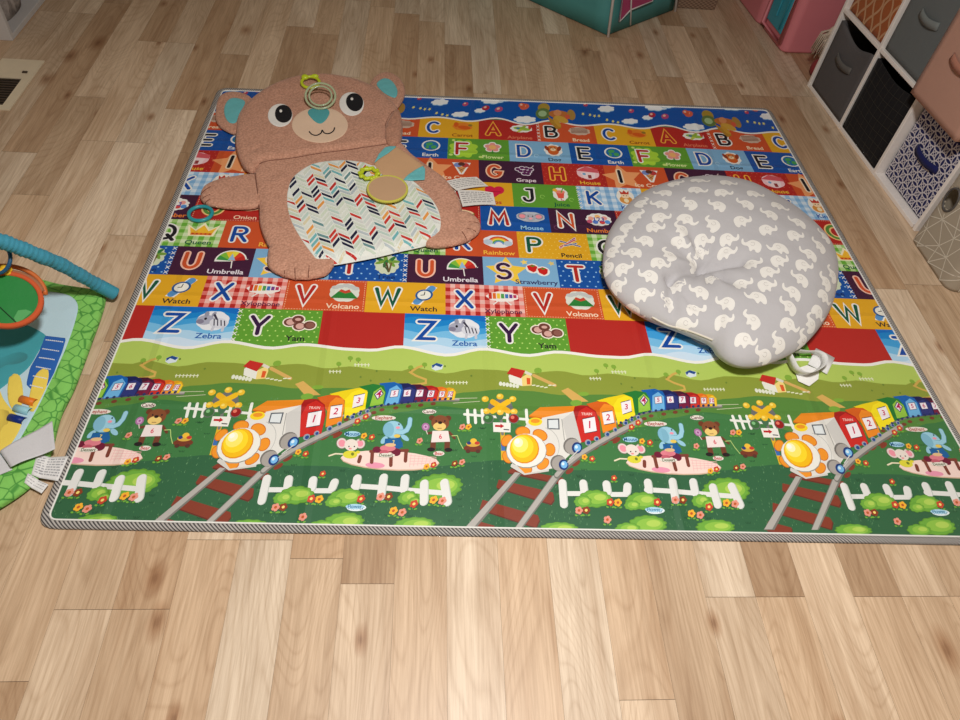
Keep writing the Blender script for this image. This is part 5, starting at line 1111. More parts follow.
# ------------------------------------------------------------------ baby gym at the left edge
def build_gym():
    pts = [(20, 274), (60, 283), (96, 289), (105, 296), (102, 312), (92, 340), (84, 362), (74, 388), (62, 412), (57, 428), (52, 448), (44, 466), (31, 485), (0, 507), (-60, 540), (-140, 560), (-190, 520), (-190, 400), (-150, 300), (-70, 268)]
    zq = 0.016
    O = [at(x, y, zq) for x, y in pts]; org = at(20, 350, 0); org = (org.x, org.y, 0.0)
    root = empty('baby_gym', org, 0, 'teal padded arch over a green edged quilt by the left edge of the play mat', 'baby gym')
    def gcol(name, c1, c2, sc):
        m, nt, bs = newmat(name); v = texco(nt, (sc, sc, sc), rot=(0, 0, .5)); vo = nt.nodes.new('ShaderNodeTexVoronoi'); vo.feature = 'DISTANCE_TO_EDGE'
        vo.inputs['Randomness'].default_value = .55; nt.links.new(v, vo.inputs['Vector']); vo.inputs['Scale'].default_value = 1
        nt.links.new(ramp(nt, vo.outputs['Distance'], [(0.02, lin(c2)), (0.07, lin(c1)), (0.5, lin([min(255, q*1.05) for q in c1]))]), bs.inputs['Base Color']); bs.inputs['Roughness'].default_value = .85
        bump(nt, bs, noise(nt, v, 1.2, 3), .5, .008); return m
    quilt = Puff(O, 0.001, 0.026, 0.035, 21, 0.003, 7, step=.012); quilt.build('quilt', gcol('green_leaf_cotton', (128, 196, 92), (74, 146, 58), 38), root, org)
    qh = lambda x, y: quilt.H(x, y)
    inner = [(38, 291), (60, 293), (72, 297), (78, 306), (75, 322), (67, 345), (58, 366), (47, 387), (36, 410), (22, 436), (8, 456), (-20, 480), (-70, 505), (-140, 500), (-150, 400), (-110, 310), (-40, 288)]
    pad = Puff([at(x, y, .028) for x, y in inner], 0.0, .002, .01, 3, .0008, 20, base=qh, step=.012); po = pad.build('quilt_center', fabric('pale_blue_cotton', (190, 216, 226), 700), root, org)
    ph_ = lambda x, y: pad.H(x, y)
    def pch(name, pts, col, t=.0012, sm=True, par=po, base=ph_, m=None, z=.03):
        q = Puff([at(x, y, z) for x, y in pts], 0.0, t, .004, 2, .0004, 20, .009, sm, base=base); k = q.build(name, m or fabric(name, col, 700), par, org); return k, q
    pch('teal_pond', [(-60, 322), (-10, 321), (20, 323), (40, 331), (46, 338), (38, 352), (28, 368), (12, 380), (-20, 400), (-80, 400), (-90, 350)], (70, 160, 170))
    k, q = pch('blue_patch', [(43, 335), (66, 338), (62, 352), (54, 372), (46, 386), (34, 392), (26, 384), (30, 368), (40, 350)], (44, 98, 176), sm=False)
    for i in range(6):
        y = 341+9*i; x0 = 44-3.2*i; b = MB(); P0 = [at(x0+2, y-1, .031), at(x0+20-i, y+1.5, .031)]
        for j in range(9): a, c = P0[0].lerp(P0[1], j/9), P0[0].lerp(P0[1], (j+.55)/9); b.tube([(v.x-org[0], v.y-org[1], q.H(v.x, v.y)+.0012) for v in (a, c)], .0016, 5)
        b.build('white_stitches', fabric('stitch_white', (232, 236, 240), 600), k)
    for pp in ([(8, 384), (10, 375), (18, 374), (22, 384), (22, 402), (14, 410), (8, 400)], [(28, 402), (33, 380), (40, 370), (48, 369), (48, 380), (40, 398), (32, 412)], [(-30, 400), (-6, 384), (4, 400), (14, 412), (22, 420), (16, 436), (4, 450), (-20, 460), (-50, 450)]):
        pch('yellow_petal', pp, (236, 208, 90), .0018)
    # ribbon loops
    for (x, y), c, nm in (((27.5, 400), (226, 120, 30), 'orange'), ((22, 409), (150, 200, 210), 'pale blue'), ((16.5, 418.5), (16, 44, 120), 'navy')):
        b = MB(); p = at(x, y, .032); d1 = (at(x+8, y+2.2, .032)-p).normalized(); d2 = Vector((-d1.y, d1.x, 0)); z0 = quilt.H(p.x, p.y); n = 10; vs = []
        for i in range(n+1):
            a = math.pi*i/n
            for sd in (-1, 1): q_ = p+d2*(.010*math.cos(a))+d1*(.0185*sd); vs.append((q_.x-org[0], q_.y-org[1], z0+.002+.010*math.sin(a)))
        b.add(vs, [(2*i, 2*i+1, 2*i+3, 2*i+2) for i in range(n)]); o = b.build('ribbon_tag', fabric(nm+'_ribbon', c, 500, .4), root, True); o['label'] = nm+' ribbon loop'; s_ = o.modifiers.new('s', 'SOLIDIFY'); s_.thickness = .001
    # grey satin strap with care labels
    def sheet(name, quad, m, par, zf, nm=12, lines=None, label=None):
        p = [at(x, y, .03) for x, y in quad]; b = MB()
        def S(u, v): q = p[0].lerp(p[1], u).lerp(p[3].lerp(p[2], u), v); return Vector((q.x-org[0], q.y-org[1], zf(u, v, q)))
        b.add([S(i/nm, j/nm) for j in range(nm+1) for i in range(nm+1)], [(j*(nm+1)+i, j*(nm+1)+i+1, (j+1)*(nm+1)+i+1, (j+1)*(nm+1)+i) for j in range(nm) for i in range(nm)])
        o = b.build(name, m, par, True); s_ = o.modifiers.new('s', 'SOLIDIFY'); s_.thickness = .0008
        if label: o['label'] = label
        if lines:
            t = MB(); r = random.Random(9)
            for j in range(lines):
                v = .1+.8*j/lines; u = .08
                while u < .88:
                    u2 = min(.93, u+r.uniform(.05, .16)); t.add([S(a, w_)+Vector((0, 0, .0007)) for a, w_ in ((u, v), (u2, v), (u2, v+.05), (u, v+.05))], [(0, 1, 2, 3)]); u = u2+.03
            t.build('label_print', plain('print_grey', (166, 164, 167)), o)
        return o
    satin = fabric('grey_satin', (206, 204, 206), 400, .35, 30, .25)
    qz = lambda x, y: quilt.H(x, y) if quilt.inside(x, y) else .003
    sheet('satin_strap', [(1, 453), (53, 422), (56, 450), (12, 469)], satin, root, lambda u, v, q: max(qz(q.x, q.y), .0335-.010*max(0, u-.6))+.004+.002*math.sin(u*7), 14)
    sheet('satin_strap', [(-22, 440), (0, 454), (12, 469), (-14, 480)], satin, root, lambda u, v, q: qz(q.x, q.y)+.003, 8)
    pl = fabric('label_paper', (224, 222, 220), 300, .6)
    def lowz(u, v, q): return .0155+.016*max(0, 1-u*1.6)
    sheet('care_label', [(36, 454), (66, 452), (55, 477), (30, 473)], pl, root, lambda u, v, q: max(.0145-.001*u, qz(q.x, q.y)+.002 if quilt.inside(q.x, q.y) else 0), 8, 7)
    sheet('care_label', [(27, 472), (45, 480), (38, 489), (23, 481)], pl, root, lambda u, v, q: max(.0125-.001*u, qz(q.x, q.y)+.002 if quilt.inside(q.x, q.y) else 0), 6, 3)
    # arch: a ruched fabric sleeve over a bowed rod
    A = [at(115, 294, .022), at(98, 285, .06), at(80, 275, .115), at(60, 264, .175), at(40, 256, .225), at(20, 248, .265), at(0, 241, .30), at(-30, 234, .345), at(-70, 230, .385), at(-130, 240, .40), at(-200, 275, .36), at(-260, 330, .27), at(-300, 400, .14), at(-310, 440, .02)]
    pts = [Vector(q) for q in catm2([tuple(a-Vector(org)) for a in A], 12)]
    b = MB(); n = len(pts)
    b.tube(pts[10:-8], .016, 16, rf=lambda t: .0165+.0016*math.sin(t*(n-18)*2.1)+.0008*math.sin(t*77)); b.build('arch_sleeve', fabric('teal_ruched', (66, 146, 170), 700, .6, 40, .4), root, True)
    b = MB(); b.tube(pts[:12], .0178, 16); b.build('arch_foot', plain('teal_cap', (60, 146, 168), .45), root, True)
    b = MB(); b.tube(pts[-9:], .0178, 16); b.build('arch_foot', plain('teal_cap2', (60, 146, 168), .45), root, True)
    # blue link hanging behind the toy
    b = MB(); c = at(-4, 258, .235)-Vector(org); n = 28
    b.tube([c+CR*(.033*math.cos(2*math.pi*i/n))+CU*(.036*math.sin(2*math.pi*i/n)) for i in range(n)], .0045, 8, closed=True)
    k = b.build('hanging_link', plain('blue_link', (30, 84, 120), .4), None, True); k.location = org; tag(k, 'dark blue plastic link hanging from the teal arch', 'toy link')
build_gym()
def build_hanging_toy():
    c = at(7, 300, .165); root = empty('hanging_gym_toy', c, 0, 'round green cloth toy with orange rim hanging over the quilt under the teal arch', 'hanging toy')
    N_ = (CAM-c).normalized(); N_ = (N_*.8+Vector((0, 0, .55))).normalized(); X_ = (CR-N_*CR.dot(N_)).normalized(); Y_ = N_.cross(X_)
    a_, b_ = .073, .068; n = 48
    def disc(r0, r1, z0, z1, name, m):
        b = MB(); prof = [(r1, z0), (r1, z1), (r0, z1+.002), (r0, z0)]
        vs = [X_*(a_*r*math.cos(2*math.pi*i/n))+Y_*(b_*r*math.sin(2*math.pi*i/n))+N_*z for r, z in prof for i in range(n)]
        b.add(vs, [(j*n+i, j*n+(i+1) % n, ((j+1) % 4)*n+(i+1) % n, ((j+1) % 4)*n+i) for j in range(4) for i in range(n)]); return b.build(name, m, root, True)
    og = fabric('orange_trim', (206, 92, 52), 600)
    disc(.86, 1.0, -.008, .006, 'rim', og)
    b = MB(); b.add([X_*(a_*.9*math.cos(2*math.pi*i/n))+Y_*(b_*.9*math.sin(2*math.pi*i/n))+N_*z for z in (-.004, .004) for i in range(n)], [tuple(range(n, 2*n)), tuple(reversed(range(n)))]+[(i, (i+1) % n, n+(i+1) % n, n+i) for i in range(n)])
    f = b.build('cloth_face', fabric('green_cloth', (34, 128, 56), 500, .5), root)
    b = MB(); q0 = [(.28, -.62), (.36, -.34), (.56, -.28), (.74, -.34), (.52, -.66), (.36, -.78)]; b.add([X_*(a_*x)+Y_*(b_*y)+N_*.0052 for x, y in q0], [tuple(range(6))]); b.build('pale_patch', fabric('pale_green', (84, 164, 92), 500, .5), f)
    b = MB(); b.tube([X_*(-a_*.35)+Y_*(-b_*.1)+N_*.0048, X_*(a_*.40)+Y_*(-b_*.80)+N_*.0048], .0012, 6); b.build('fold_line', plain('dark_green', (14, 52, 26)), f)
    b = MB(); b.tube([X_*(a_*(-.1+1.08*math.cos(t)))+Y_*(b_*(.28+1.02*math.sin(t)))-N_*.016 for t in [math.radians(8+8.2*i) for i in range(20)]], .0055, 8); b.build('hoop', plain('orange_hoop', (206, 108, 50), .45), root, True)
    b = MB(); b.tube([X_*(a_*(.0+.9*math.cos(t)))+Y_*(b_*(.2+.82*math.sin(t)))-N_*.012 for t in [math.radians(20+7*i) for i in range(20)]], .009, 8); b.build('padded_back', fabric('brown_pad', (168, 110, 78)), root, True)
    b = MB()
    for x, y in ((-.22, 1.12), (-.1, 1.06), (-.3, .98), (-.12, .94)): b.ball(X_*(a_*x)+Y_*(b_*y)+N_*.004, .0075, (1.2, 1, .8), 7)
    b.build('yellow_bead', plain('yellow_bead', (240, 190, 40), .4), root, True)
build_hanging_toy()

# ------------------------------------------------------------------ floor register
def build_vent():
    p = [at(6, 61), at(46, 62), at(10, 110), at(-34, 109)]; root = empty('floor_vent', (-1.64, 1.055, 0), 0, 'cream metal floor vent with dark slots near the left wall', 'floor vent')
    x0, x1, y0, y1 = -.075, .072, -.165, .165; b = MB()
    gx0, gx1, gy0, gy1 = -.052, .040, -.138, .035
    for lo, hi in (((x0, y0), (gx0, y1)), ((gx1, y0), (x1, y1)), ((gx0, y0), (gx1, gy0)), ((gx0, gy1), (gx1, y1))): b.box((lo[0], lo[1], .0005), (hi[0], hi[1], .005))
    m = plain('vent_cream', (222, 206, 178), .5, .08, 30); b.build('frame', m, root)
    b = MB(); b.box((gx0, gy0, .0004), (gx1, gy1, .0012)); b.build('duct', plain('duct_black', (16, 12, 10)), root)
    for i in range(11):
        b = MB(); y = gy0+(gy1-gy0)*(i+.5)/11; b.box((gx0, y-.003, .0014), (gx1, y+.003, .0045), 0, None); b.build('louver', plain('louver_brown', (70, 56, 44)) if i == 0 else D.materials['louver_brown'], root)
    b = MB(); b.box((gx1-.012, gy1+.035, .005), (gx1+.004, gy1+.045, .009)); b.build('lever', D.materials['louver_brown'], root)
build_vent()

# ------------------------------------------------------------------ white open stand in the far left corner
def build_stand():
    o = at(13, 41); o2 = at(27, 23)
    root = empty('white_stand', (o.x, o.y, 0), 0, 'white side stand with grey marbled cloth, cut off at the top left corner', 'furniture')
    w_ = plain('stand_white', (196, 192, 190), .5, .03, 10)
    b = MB(); b.box((-.24, 0, 0), (0, .02, .55)); b.build('end_panel', w_, root, bevel=.002)
    b = MB(); b.box((-.24, .34, 0), (0, .36, .55)); b.build('end_panel', w_, root, bevel=.002)
    b = MB(); b.box((-.24, .02, .0), (0, .34, .02)); b.build('shelf', w_, root, bevel=.002)
    b = MB(); b.box((-.24, .02, .20), (0, .34, .22)); b.build('shelf', w_, root, bevel=.002)
    b = MB(); b.box((-.24, .02, .53), (0, .34, .55)); b.build('top', w_, root, bevel=.002)
    q = Puff([(o.x-.19, o.y+.08), (o.x-.05, o.y+.08), (o.x-.05, o.y+.27), (o.x-.19, o.y+.27)], .0212, .12, .05, 4, .01, 6, .012)
    m, nt, bs = newmat('marbled_fleece'); v = texco(nt); nt.links.new(ramp(nt, noise(nt, v, 22, 4, .6, .5), [(.35, lin((110, 100, 96))), (.6, lin((176, 166, 160)))]), bs.inputs['Base Color']); bs.inputs['Roughness'].default_value = .95
    k = q.build('folded_blanket', m, None, (o.x, o.y, 0)); k.location = (o.x, o.y, 0); tag(k, 'grey marbled fleece blanket folded inside the white stand', 'blanket')
build_stand()

# ------------------------------------------------------------------ cube shelf with bins
SH = Vector((1.387, 1.355, 0)); SR = math.asin(.058); SM = Matrix.Translation(SH) @ Matrix.Rotation(SR, 4, 'Z')
PC = .2985; TH = .014; PZ = .305; DP = .30
def build_shelf():
    root = empty('cube_shelf', SH, SR, 'white cube storage shelf filled with fabric bins along the right wall', 'shelf')
    wm = plain('shelf_white', (240, 232, 226), .45, .02, 8, .01)
    for k in range(4):
        y = -PC*k; b = MB(); b.box((0, y-(TH if k == 3 else TH/2 if k else 0), 0), (DP, y+(0 if k == 3 else TH/2 if k else 0)+(TH if k == 0 else 0), PZ*3+TH)); b.build('side_panel' if k in (0, 3) else 'divider', wm, root, bevel=.0015)
    for j in range(4):
        for k in range(3):
            b = MB(); b.box((.0005, -PC*(k+1)+TH/2+.0003, PZ*j), (DP-.004, -PC*k-TH/2-.0003 if k else -.0003, PZ*j+TH)); b.build('shelf_board', wm, root, bevel=.0015)
    b = MB(); b.box((DP-.0035, -3*PC, TH), (DP, 0, PZ*3)); b.build('back_panel', wm, root)
build_shelf()
def ribbon(b, pts, w_, nrm, mi=0):
    pts = [Vector(p) for p in pts]; vs = []
    for i, p in enumerate(pts):
        t = (pts[min(i+1, len(pts)-1)]-pts[max(0, i-1)]).normalized(); s_ = t.cross(nrm).normalized()*(w_/2); vs += [p-s_, p+s_]
    b.add(vs, [(2*i, 2*i+1, 2*i+3, 2*i+2) for i in range(len(pts)-1)], mi)
def build_bin(name, k, j, mat, label, h=.27, front=.012, slump=0, patt=None, handle=None, wd=.268, dx=0, cover=None, lean=0, d=.268):
    # local frame of the bin: x into the shelf, y along the row, z up; origin bottom centre of the cell front
    o = SM @ Vector((front, -PC*(k+.5), PZ*j+TH+.001)); root = empty(name, o, SR, label, 'storage bin', 'fabric bins in the cube shelf')
    n = 14; hw = wd/2
    def top(u, v): # rim height around; u 0..1 across the front, v depth
        return h-slump*(math.sin(math.pi*u)**1.5)*(1-v)*1.0
    def wall(P, name_, inner=False):
        b = MB(); vs = []
        for jz in range(n+1):
            for i in range(n+1): vs.append(P(i/n, jz/n))
        m_ = len(vs); b.add(vs, [(jz*(n+1)+i, jz*(n+1)+i+1, (jz+1)*(n+1)+i+1, (jz+1)*(n+1)+i) for jz in range(n) for i in range(n)]); o_ = b.build(name_, mat, root, True)
        s_ = o_.modifiers.new('s', 'SOLIDIFY'); s_.thickness = .003; s_.offset = 0; return o_
    bul = .006 if slump else .002
    Ff = lambda u, v: Vector((-bul*math.sin(math.pi*u)*math.sin(math.pi*v)+lean*v+(slump*.5*math.sin(math.pi*u)*v**3), hw-wd*u, .002+(top(u, 0)-.002)*v))
    fr = wall(Ff, 'front_panel')
    wall(lambda u, v: Vector((d, hw-wd*u, .002+(h-.002)*v)), 'back_panel')
    wall(lambda u, v: Vector((d*u+lean*v*(1-u), hw, .002+(top(0, u)-.002)*v)), 'side_panel'); wall(lambda u, v: Vector((d*u+lean*v*(1-u), -hw, .002+(top(1, u)-.002)*v)), 'side_panel')
    b = MB(); b.box((.002, -hw+.002, .0005), (d-.002, hw-.002, .004)); b.build('base', mat, root)
    if cover:
        b = MB(); b.box((.004, -hw+.004, .006), (d-.004, hw-.004, cover)); b.build('contents_liner', plain(name+'_dark', (14, 12, 14)), root)
    if handle:
        hc, z0, w_ = handle; b = MB(); p = []
        for i in range(13):
            t = i/12; u = .5+(t-.5)*w_; f = Ff(u, z0/h); p.append(Vector((f.x-.004-.008*max(0, math.sin(math.pi*t))**.6, f.y, z0-.008*math.sin(math.pi*t))))
        ribbon(b, p, .024, Vector((-1, 0, 0))); o_ = b.build('handle', hc, root, True); s_ = o_.modifiers.new('s', 'SOLIDIFY'); s_.thickness = .003
    if patt: patt(root, Ff, h)
    return root
cd = lambda n_, c_: fabric(n_, c_, 500, .9, 12, .2, .05)
build_bin('fabric_bin', 0, 0, cd('charcoal_cloth', (88, 84, 84)), 'slumped charcoal fabric bin with curved handle, bottom row far cell of shelf', .265, .004, .035, handle=(cd('charcoal_strap', (100, 96, 92)), .165, .46))
def grid_pat(root, F, h):
    b = MB(); n = 8
    for i in range(1, n): ribbon(b, [F(i/n, q/10)+Vector((-.0022, 0, 0)) for q in range(11)], .0016, Vector((1, 0, 0))); ribbon(b, [F(q/10, i/n)+Vector((-.0022, 0, 0)) for q in range(11)], .0016, Vector((1, 0, 0)))
    b.build('grid_lines', plain('grid_thread', (54, 52, 46), .6), root)
build_bin('fabric_bin', 1, 0, cd('black_cloth', (24, 22, 24)), 'black fabric bin with a faint grid of lines, bottom row middle cell of shelf', .27, .004, .018, patt=grid_pat)
def lattice(root, F, h):
    b = MB(); n = 8; L = .268/n; g = lambda y, z: F(min(1, max(0, .5-y/.268)), min(1, max(0, z/h)))+Vector((-.0026, 0, 0))
    for i in range(-1, n+1):
        for j in range(-1, n+1):
            cy, cz = -.134+L*(i+.5), L*(j+.5)
            pts = [(cy+L*.72*math.cos(a), cz+L*.72*math.sin(a)) for a in [2*math.pi*q/20 for q in range(21)]]; run = []
            for y, z in pts+[(9, 9)]:
                if abs(y) <= .133 and 0.002 <= z <= h-.002: run.append(g(y, z))
                else:
                    if len(run) > 1: ribbon(b, run, .0042, Vector((1, 0, 0)))
                    run = []
            if 0 <= i < n and 0 <= j < n:
                r_ = L*.20; ribbon(b, [g(cy+r_*q, cz+r_*w_) for q, w_ in ((1, 0), (0, 1), (-1, 0), (0, -1), (1, 0))], .0036, Vector((1, 0, 0)))
    b.build('lattice_pattern', fabric('lattice_white', (206, 200, 206), 600), root)
nv = cd('navy_cloth', (30, 34, 88))
build_bin('fabric_bin', 2, 0, nv, 'navy fabric bin with white geometric lattice, bottom row beside the tan hamper', .262, .034, 0, d=.245, patt=lattice, handle=(nv, .155, .5))
def ogee(root, F, h):
    b = MB()
    for i in range(5):
        for sg in (1, -1):
            run = []
            for q in range(41):
                v = q/40; u = (i+.5)/4.5+sg*.095*math.cos(v*math.pi*3+(math.pi if i % 2 else 0))
                if 0.01 < u < .99: run.append(F(u, v)+Vector((-.0024, 0, 0)))
                else:
                    if len(run) > 1: ribbon(b, run, .009, Vector((1, 0, 0)))
                    run = []
            if len(run) > 1: ribbon(b, run, .009, Vector((1, 0, 0)))
    b.build('ogee_pattern', fabric('ogee_cream', (196, 150, 112), 600), root)
build_bin('fabric_bin', 0, 1, cd('rust_cloth', (166, 92, 50)), 'rust and cream wavy patterned fabric bin above the slumped charcoal bin', .272, .014, 0, patt=ogee)
build_bin('fabric_bin', 1, 1, cd('slate_cloth', (104, 108, 108)), 'plain slate grey fabric bin with handle above the black bin', .275, .012, 0, handle=(cd('slate_strap', (120, 124, 122)), .165, .42))
build_bin('fabric_bin', 2, 1, cd('dusty_pink_cloth', (186, 142, 124)), 'dusty pink fabric bin sticking out above the navy bin', .28, -.045, 0, handle=(cd('pink_strap', (176, 120, 100)), .165, .42), wd=.276)

# ------------------------------------------------------------------ hamper in front of the shelf end
def build_hamper():
    x0, x1, y0, y1, H_ = .0, .30, -.268, -.01, .42
    o = Vector((1.412, .43, 0)); root = empty('laundry_hamper', o, .02, 'tan fabric hamper with pale triangle lines standing against the shelf end', 'hamper')
    m = fabric('tan_hamper', (172, 160, 142), 600, .85, 8, .15, .04); r = .035
    def rr(t, off=0):
        pts = []
        for cx, cy, a0 in ((x1-r, y1-r, 0), (x0+r, y1-r, 90), (x0+r, y0+r, 180), (x1-r, y0+r, 270)):
            for q in range(9): a = math.radians(a0+90*q/8); pts.append(((cx+(r+off)*math.cos(a)), cy+(r+off)*math.sin(a)))
        return pts
    hole_c, hz = (x0, -.065), .19
    b = MB(); base = resample(rr(0), .01); n = len(base); nz = 42; vs = []; fs = []
    for j in range(nz+1):
        for p in base: vs.append((p.x, p.y, .001+(H_-.001)*j/nz))
    for j in range(nz):
        for i in range(n):
            p, q = base[i], base[(i+1) % n]; my, mx, mz = (p.y+q.y)/2, (p.x+q.x)/2, (H_)*(j+.5)/nz
            if mx < x0+.006 and ((my-hole_c[1])/.026)**2+((mz-hz)/.036)**2 < 1: continue
            fs.append((j*n+i, j*n+(i+1) % n, (j+1)*n+(i+1) % n, (j+1)*n+i))
    b.add(vs, fs); ob = b.build('body', m, root, True); s_ = ob.modifiers.new('s', 'SOLIDIFY'); s_.thickness = .004; s_.offset = -1
    b = MB(); b.add([(p.x, p.y, .0006) for p in base], [tuple(range(n))]); b.build('bottom', m, root)
    b = MB(); b.tube([(x0-.001, hole_c[1]+.027*math.cos(a), hz+.037*math.sin(a)) for a in [2*math.pi*i/24 for i in range(24)]], .0035, 6, closed=True); b.build('handle_grommet', plain('grommet_grey', (84, 80, 78), .5), root, True)
    # pale lines: an irregular triangle net wrapped round the body
    e = random.Random(12); per = sum((base[i]-base[(i+1) % n]).length for i in range(n)); cum = [0]
    for i in range(n): cum.append(cum[-1]+(base[i]-base[(i+1) % n]).length)
    def on(s_, z):
        s_ %= per; i = max(0, min(n-1, int(np.searchsorted(cum, s_, 'right'))-1)); t = (s_-cum[i])/(cum[i+1]-cum[i]); p = base[i].lerp(base[(i+1) % n], t); d = (base[(i+1) % n]-base[i]).normalized(); return Vector((p.x+d.y*.0012, p.y-d.x*.0012, z)), Vector((d.y, -d.x, 0))
    nx = 14; nzz = 6; G = {}
    for i in range(nx):
        for j in range(nzz+1): G[i, j] = (per*(i+(.5 if j % 2 else 0)+e.uniform(-.3, .3))/nx, .004+(H_-.008)*min(1, max(0, (j+(e.uniform(-.3, .3) if 0 < j < nzz else 0))/nzz)))
    b = MB()
    def seg(a, c):
        (s0, z0), (s1, z1) = a, c
        if s1-s0 > per/2: s1 -= per
        if s0-s1 > per/2: s1 += per
        k = 12; P_ = [on(s0+(s1-s0)*q/k, z0+(z1-z0)*q/k) for q in range(k+1)]
        vs = []
        for q in range(k+1):
            p, nr = P_[q]; t = (P_[min(k, q+1)][0]-P_[max(0, q-1)][0]).normalized(); sd = t.cross(nr).normalized()*.0014
            if nr.x < -.9 and ((p.y-hole_c[1])/.030)**2+((p.z-hz)/.041)**2 < 1:
                if len(vs) > 2: b.add(vs, [(2*i, 2*i+1, 2*i+3, 2*i+2) for i in range(len(vs)//2-1)])
                vs = []; continue
            vs += [p-sd, p+sd]
        if len(vs) > 2: b.add(vs, [(2*i, 2*i+1, 2*i+3, 2*i+2) for i in range(len(vs)//2-1)])
    for i in range(nx):
        for j in range(nzz+1):
            if 0 < j < nzz: seg(G[i, j], G[(i+1) % nx, j])
            if j < nzz:
                seg(G[i, j], G[i, j+1]); seg(G[i, j], G[(i+(1 if j % 2 else -1)) % nx, j+1])
                if e.random() < .25: seg(G[i, j], G[(i+2) % nx, j+1])
    b.build('triangle_lines', fabric('pale_line', (222, 214, 198), 600), ob)
build_hamper()

# ------------------------------------------------------------------ play tent, pink toy house, basket, fringe
def build_tent():
    A, B_, C_ = at(607, 36), at(525, -1), at(671, 12); L = (B_-A).normalized(); R_ = (C_-A).normalized()
    B_ = A+L*1.0; C2 = at(680, 8); C_ = A+(C2-A).normalized()*.46; Dn = C_+(B_-A)*.9; E_ = B_+(C_-A)*1.2
    root = empty('play_tent', (A.x, A.y, 0), 0, 'teal play tent with white poles and a magenta window flap, at the far side', 'play tent')
    m = plain('teal_nylon', (74, 142, 140), .55, .10, 9, .35); corners = [A, C_, Dn, E_, B_]; cen = sum(corners, Vector())/5; h = .85
    T_ = [Vector((c.x+(cen.x-c.x)*.22, c.y+(cen.y-c.y)*.22, h)) for c in corners]; off = Vector((A.x, A.y, 0))
    for i in range(5):
        a, c = corners[i]+Vector((0, 0, .004)), corners[(i+1) % 5]+Vector((0, 0, .004)); d, e = T_[(i+1) % 5], T_[i]; b = MB(); n = 12
        nr = (c-a).cross(Vector((0, 0, 1))).normalized()
        vs = []
        for j in range(n+1):
            for q in range(n+1):
                u, v = q/n, j/n; p = a.lerp(c, u).lerp(e.lerp(d, u), v); p = p+nr*(.018*math.sin(math.pi*u)*math.sin(math.pi*v)*(-1)); vs.append(p-off)
        b.add(vs, [(j*(n+1)+q, j*(n+1)+q+1, (j+1)*(n+1)+q+1, (j+1)*(n+1)+q) for j in range(n) for q in range(n)]); o = b.build('side_panel', m, root, True); s_ = o.modifiers.new('s', 'SOLIDIFY'); s_.thickness = .002
    wp = plain('pole_white', (222, 218, 216), .4)
    def pole(p, q, r_=.006): b = MB(); b.tube([p-off, q-off], r_, 10); b.build('pole', wp, root, True)
    for c, t in zip(corners, T_):
        o_ = (c-cen); o_.z = 0; o_ = o_.normalized()*.010; pole(c+o_+Vector((0, 0, .0)), t+o_)
    b = MB(); apex = cen+Vector((0, 0, 1.35)); vs = [t-off for t in T_]+[apex-off]; b.add(vs, [(i, (i+1) % 5, 5) for i in range(5)]); o = b.build('roof', m, root); s_ = o.modifiers.new('s', 'SOLIDIFY'); s_.thickness = .002
    # window flap and tie strings on the side facing right
    a, c, d, e = A, C_, T_[1], T_[0]; nr = (c-a).cross(Vector((0, 0, 1))).normalized()
    if nr.dot(CAM-a) < 0: nr = -nr
    def S(u, v, lift=.006): return a.lerp(c, u).lerp(e.lerp(d, u), v)+nr*(lift+.014*math.sin(math.pi*u)*math.sin(math.pi*v))-off
    b = MB(); b.add([S(.13, .055), S(.27, .095), S(.60, .10), S(.64, .40), S(.14, .40)], [(0, 1, 2, 3, 4)]); f = b.build('window_flap', plain('magenta_nylon', (170, 66, 106), .6), root)
    s_ = f.modifiers.new('s', 'SOLIDIFY'); s_.thickness = .002
    b = MB(); ed = [S(.13, .055, .009), S(.27, .095, .009), S(.60, .10, .009), S(.64, .40, .009), S(.14, .40, .009)]; b.tube(ed, .0032, 6, closed=True); b.build('flap_piping', wp, f, True)
    for (u0, v0), (u1, v1) in (((.30, .02), (.16, .30)), ((.62, .12), (.66, .42))): b = MB(); b.tube([S(u0, v0, .012), S((u0+u1)/2+.01, (v0+v1)/2, .014), S(u1, v1, .012)], .0035, 6); b.build('tie_string', wp, root, True)
build_tent()
def build_basket():
    a, c = at(677, 8), at(713, 8); root = empty('storage_basket', ((a.x+c.x)/2, a.y+.08, 0), 0, 'low brown basket beside the play tent at the far edge', 'basket')
    wd = (c-a).length/2; b = MB()
    m, nt, bs = newmat('woven_brown'); v = texco(nt, (90, 90, 140)); w_ = nt.nodes.new('ShaderNodeTexChecker'); nt.links.new(v, w_.inputs[0]); w_.inputs['Scale'].default_value = 1; w_.inputs[1].default_value = (*lin((150, 122, 100)), 1); w_.inputs[2].default_value = (*lin((112, 88, 72)), 1); nt.links.new(w_.outputs[0], bs.inputs['Base Color']); bs.inputs['Roughness'].default_value = .9
    def ring(s_, z): return [(sx*wd*s_, sy*.08*s_, z) for sx, sy in ((-1, -1), (1, -1), (1, 1), (-1, 1))]
    vs = ring(1, .001)+ring(1.06, .18)+ring(.98, .18)+ring(.92, .012); b.add(vs, [(3, 2, 1, 0)]+[(k*4+i, k*4+(i+1) % 4, k*4+4+(i+1) % 4, k*4+4+i) for k in range(3) for i in range(4)]+[(12, 13, 14, 15)]); b.build('basket_body', m, root, bevel=.004)
    b = MB(); b.tube([Vector(p) for p in ring(1.03, .182)], .006, 8, closed=True); b.build('rim', m, root, True)
build_basket()
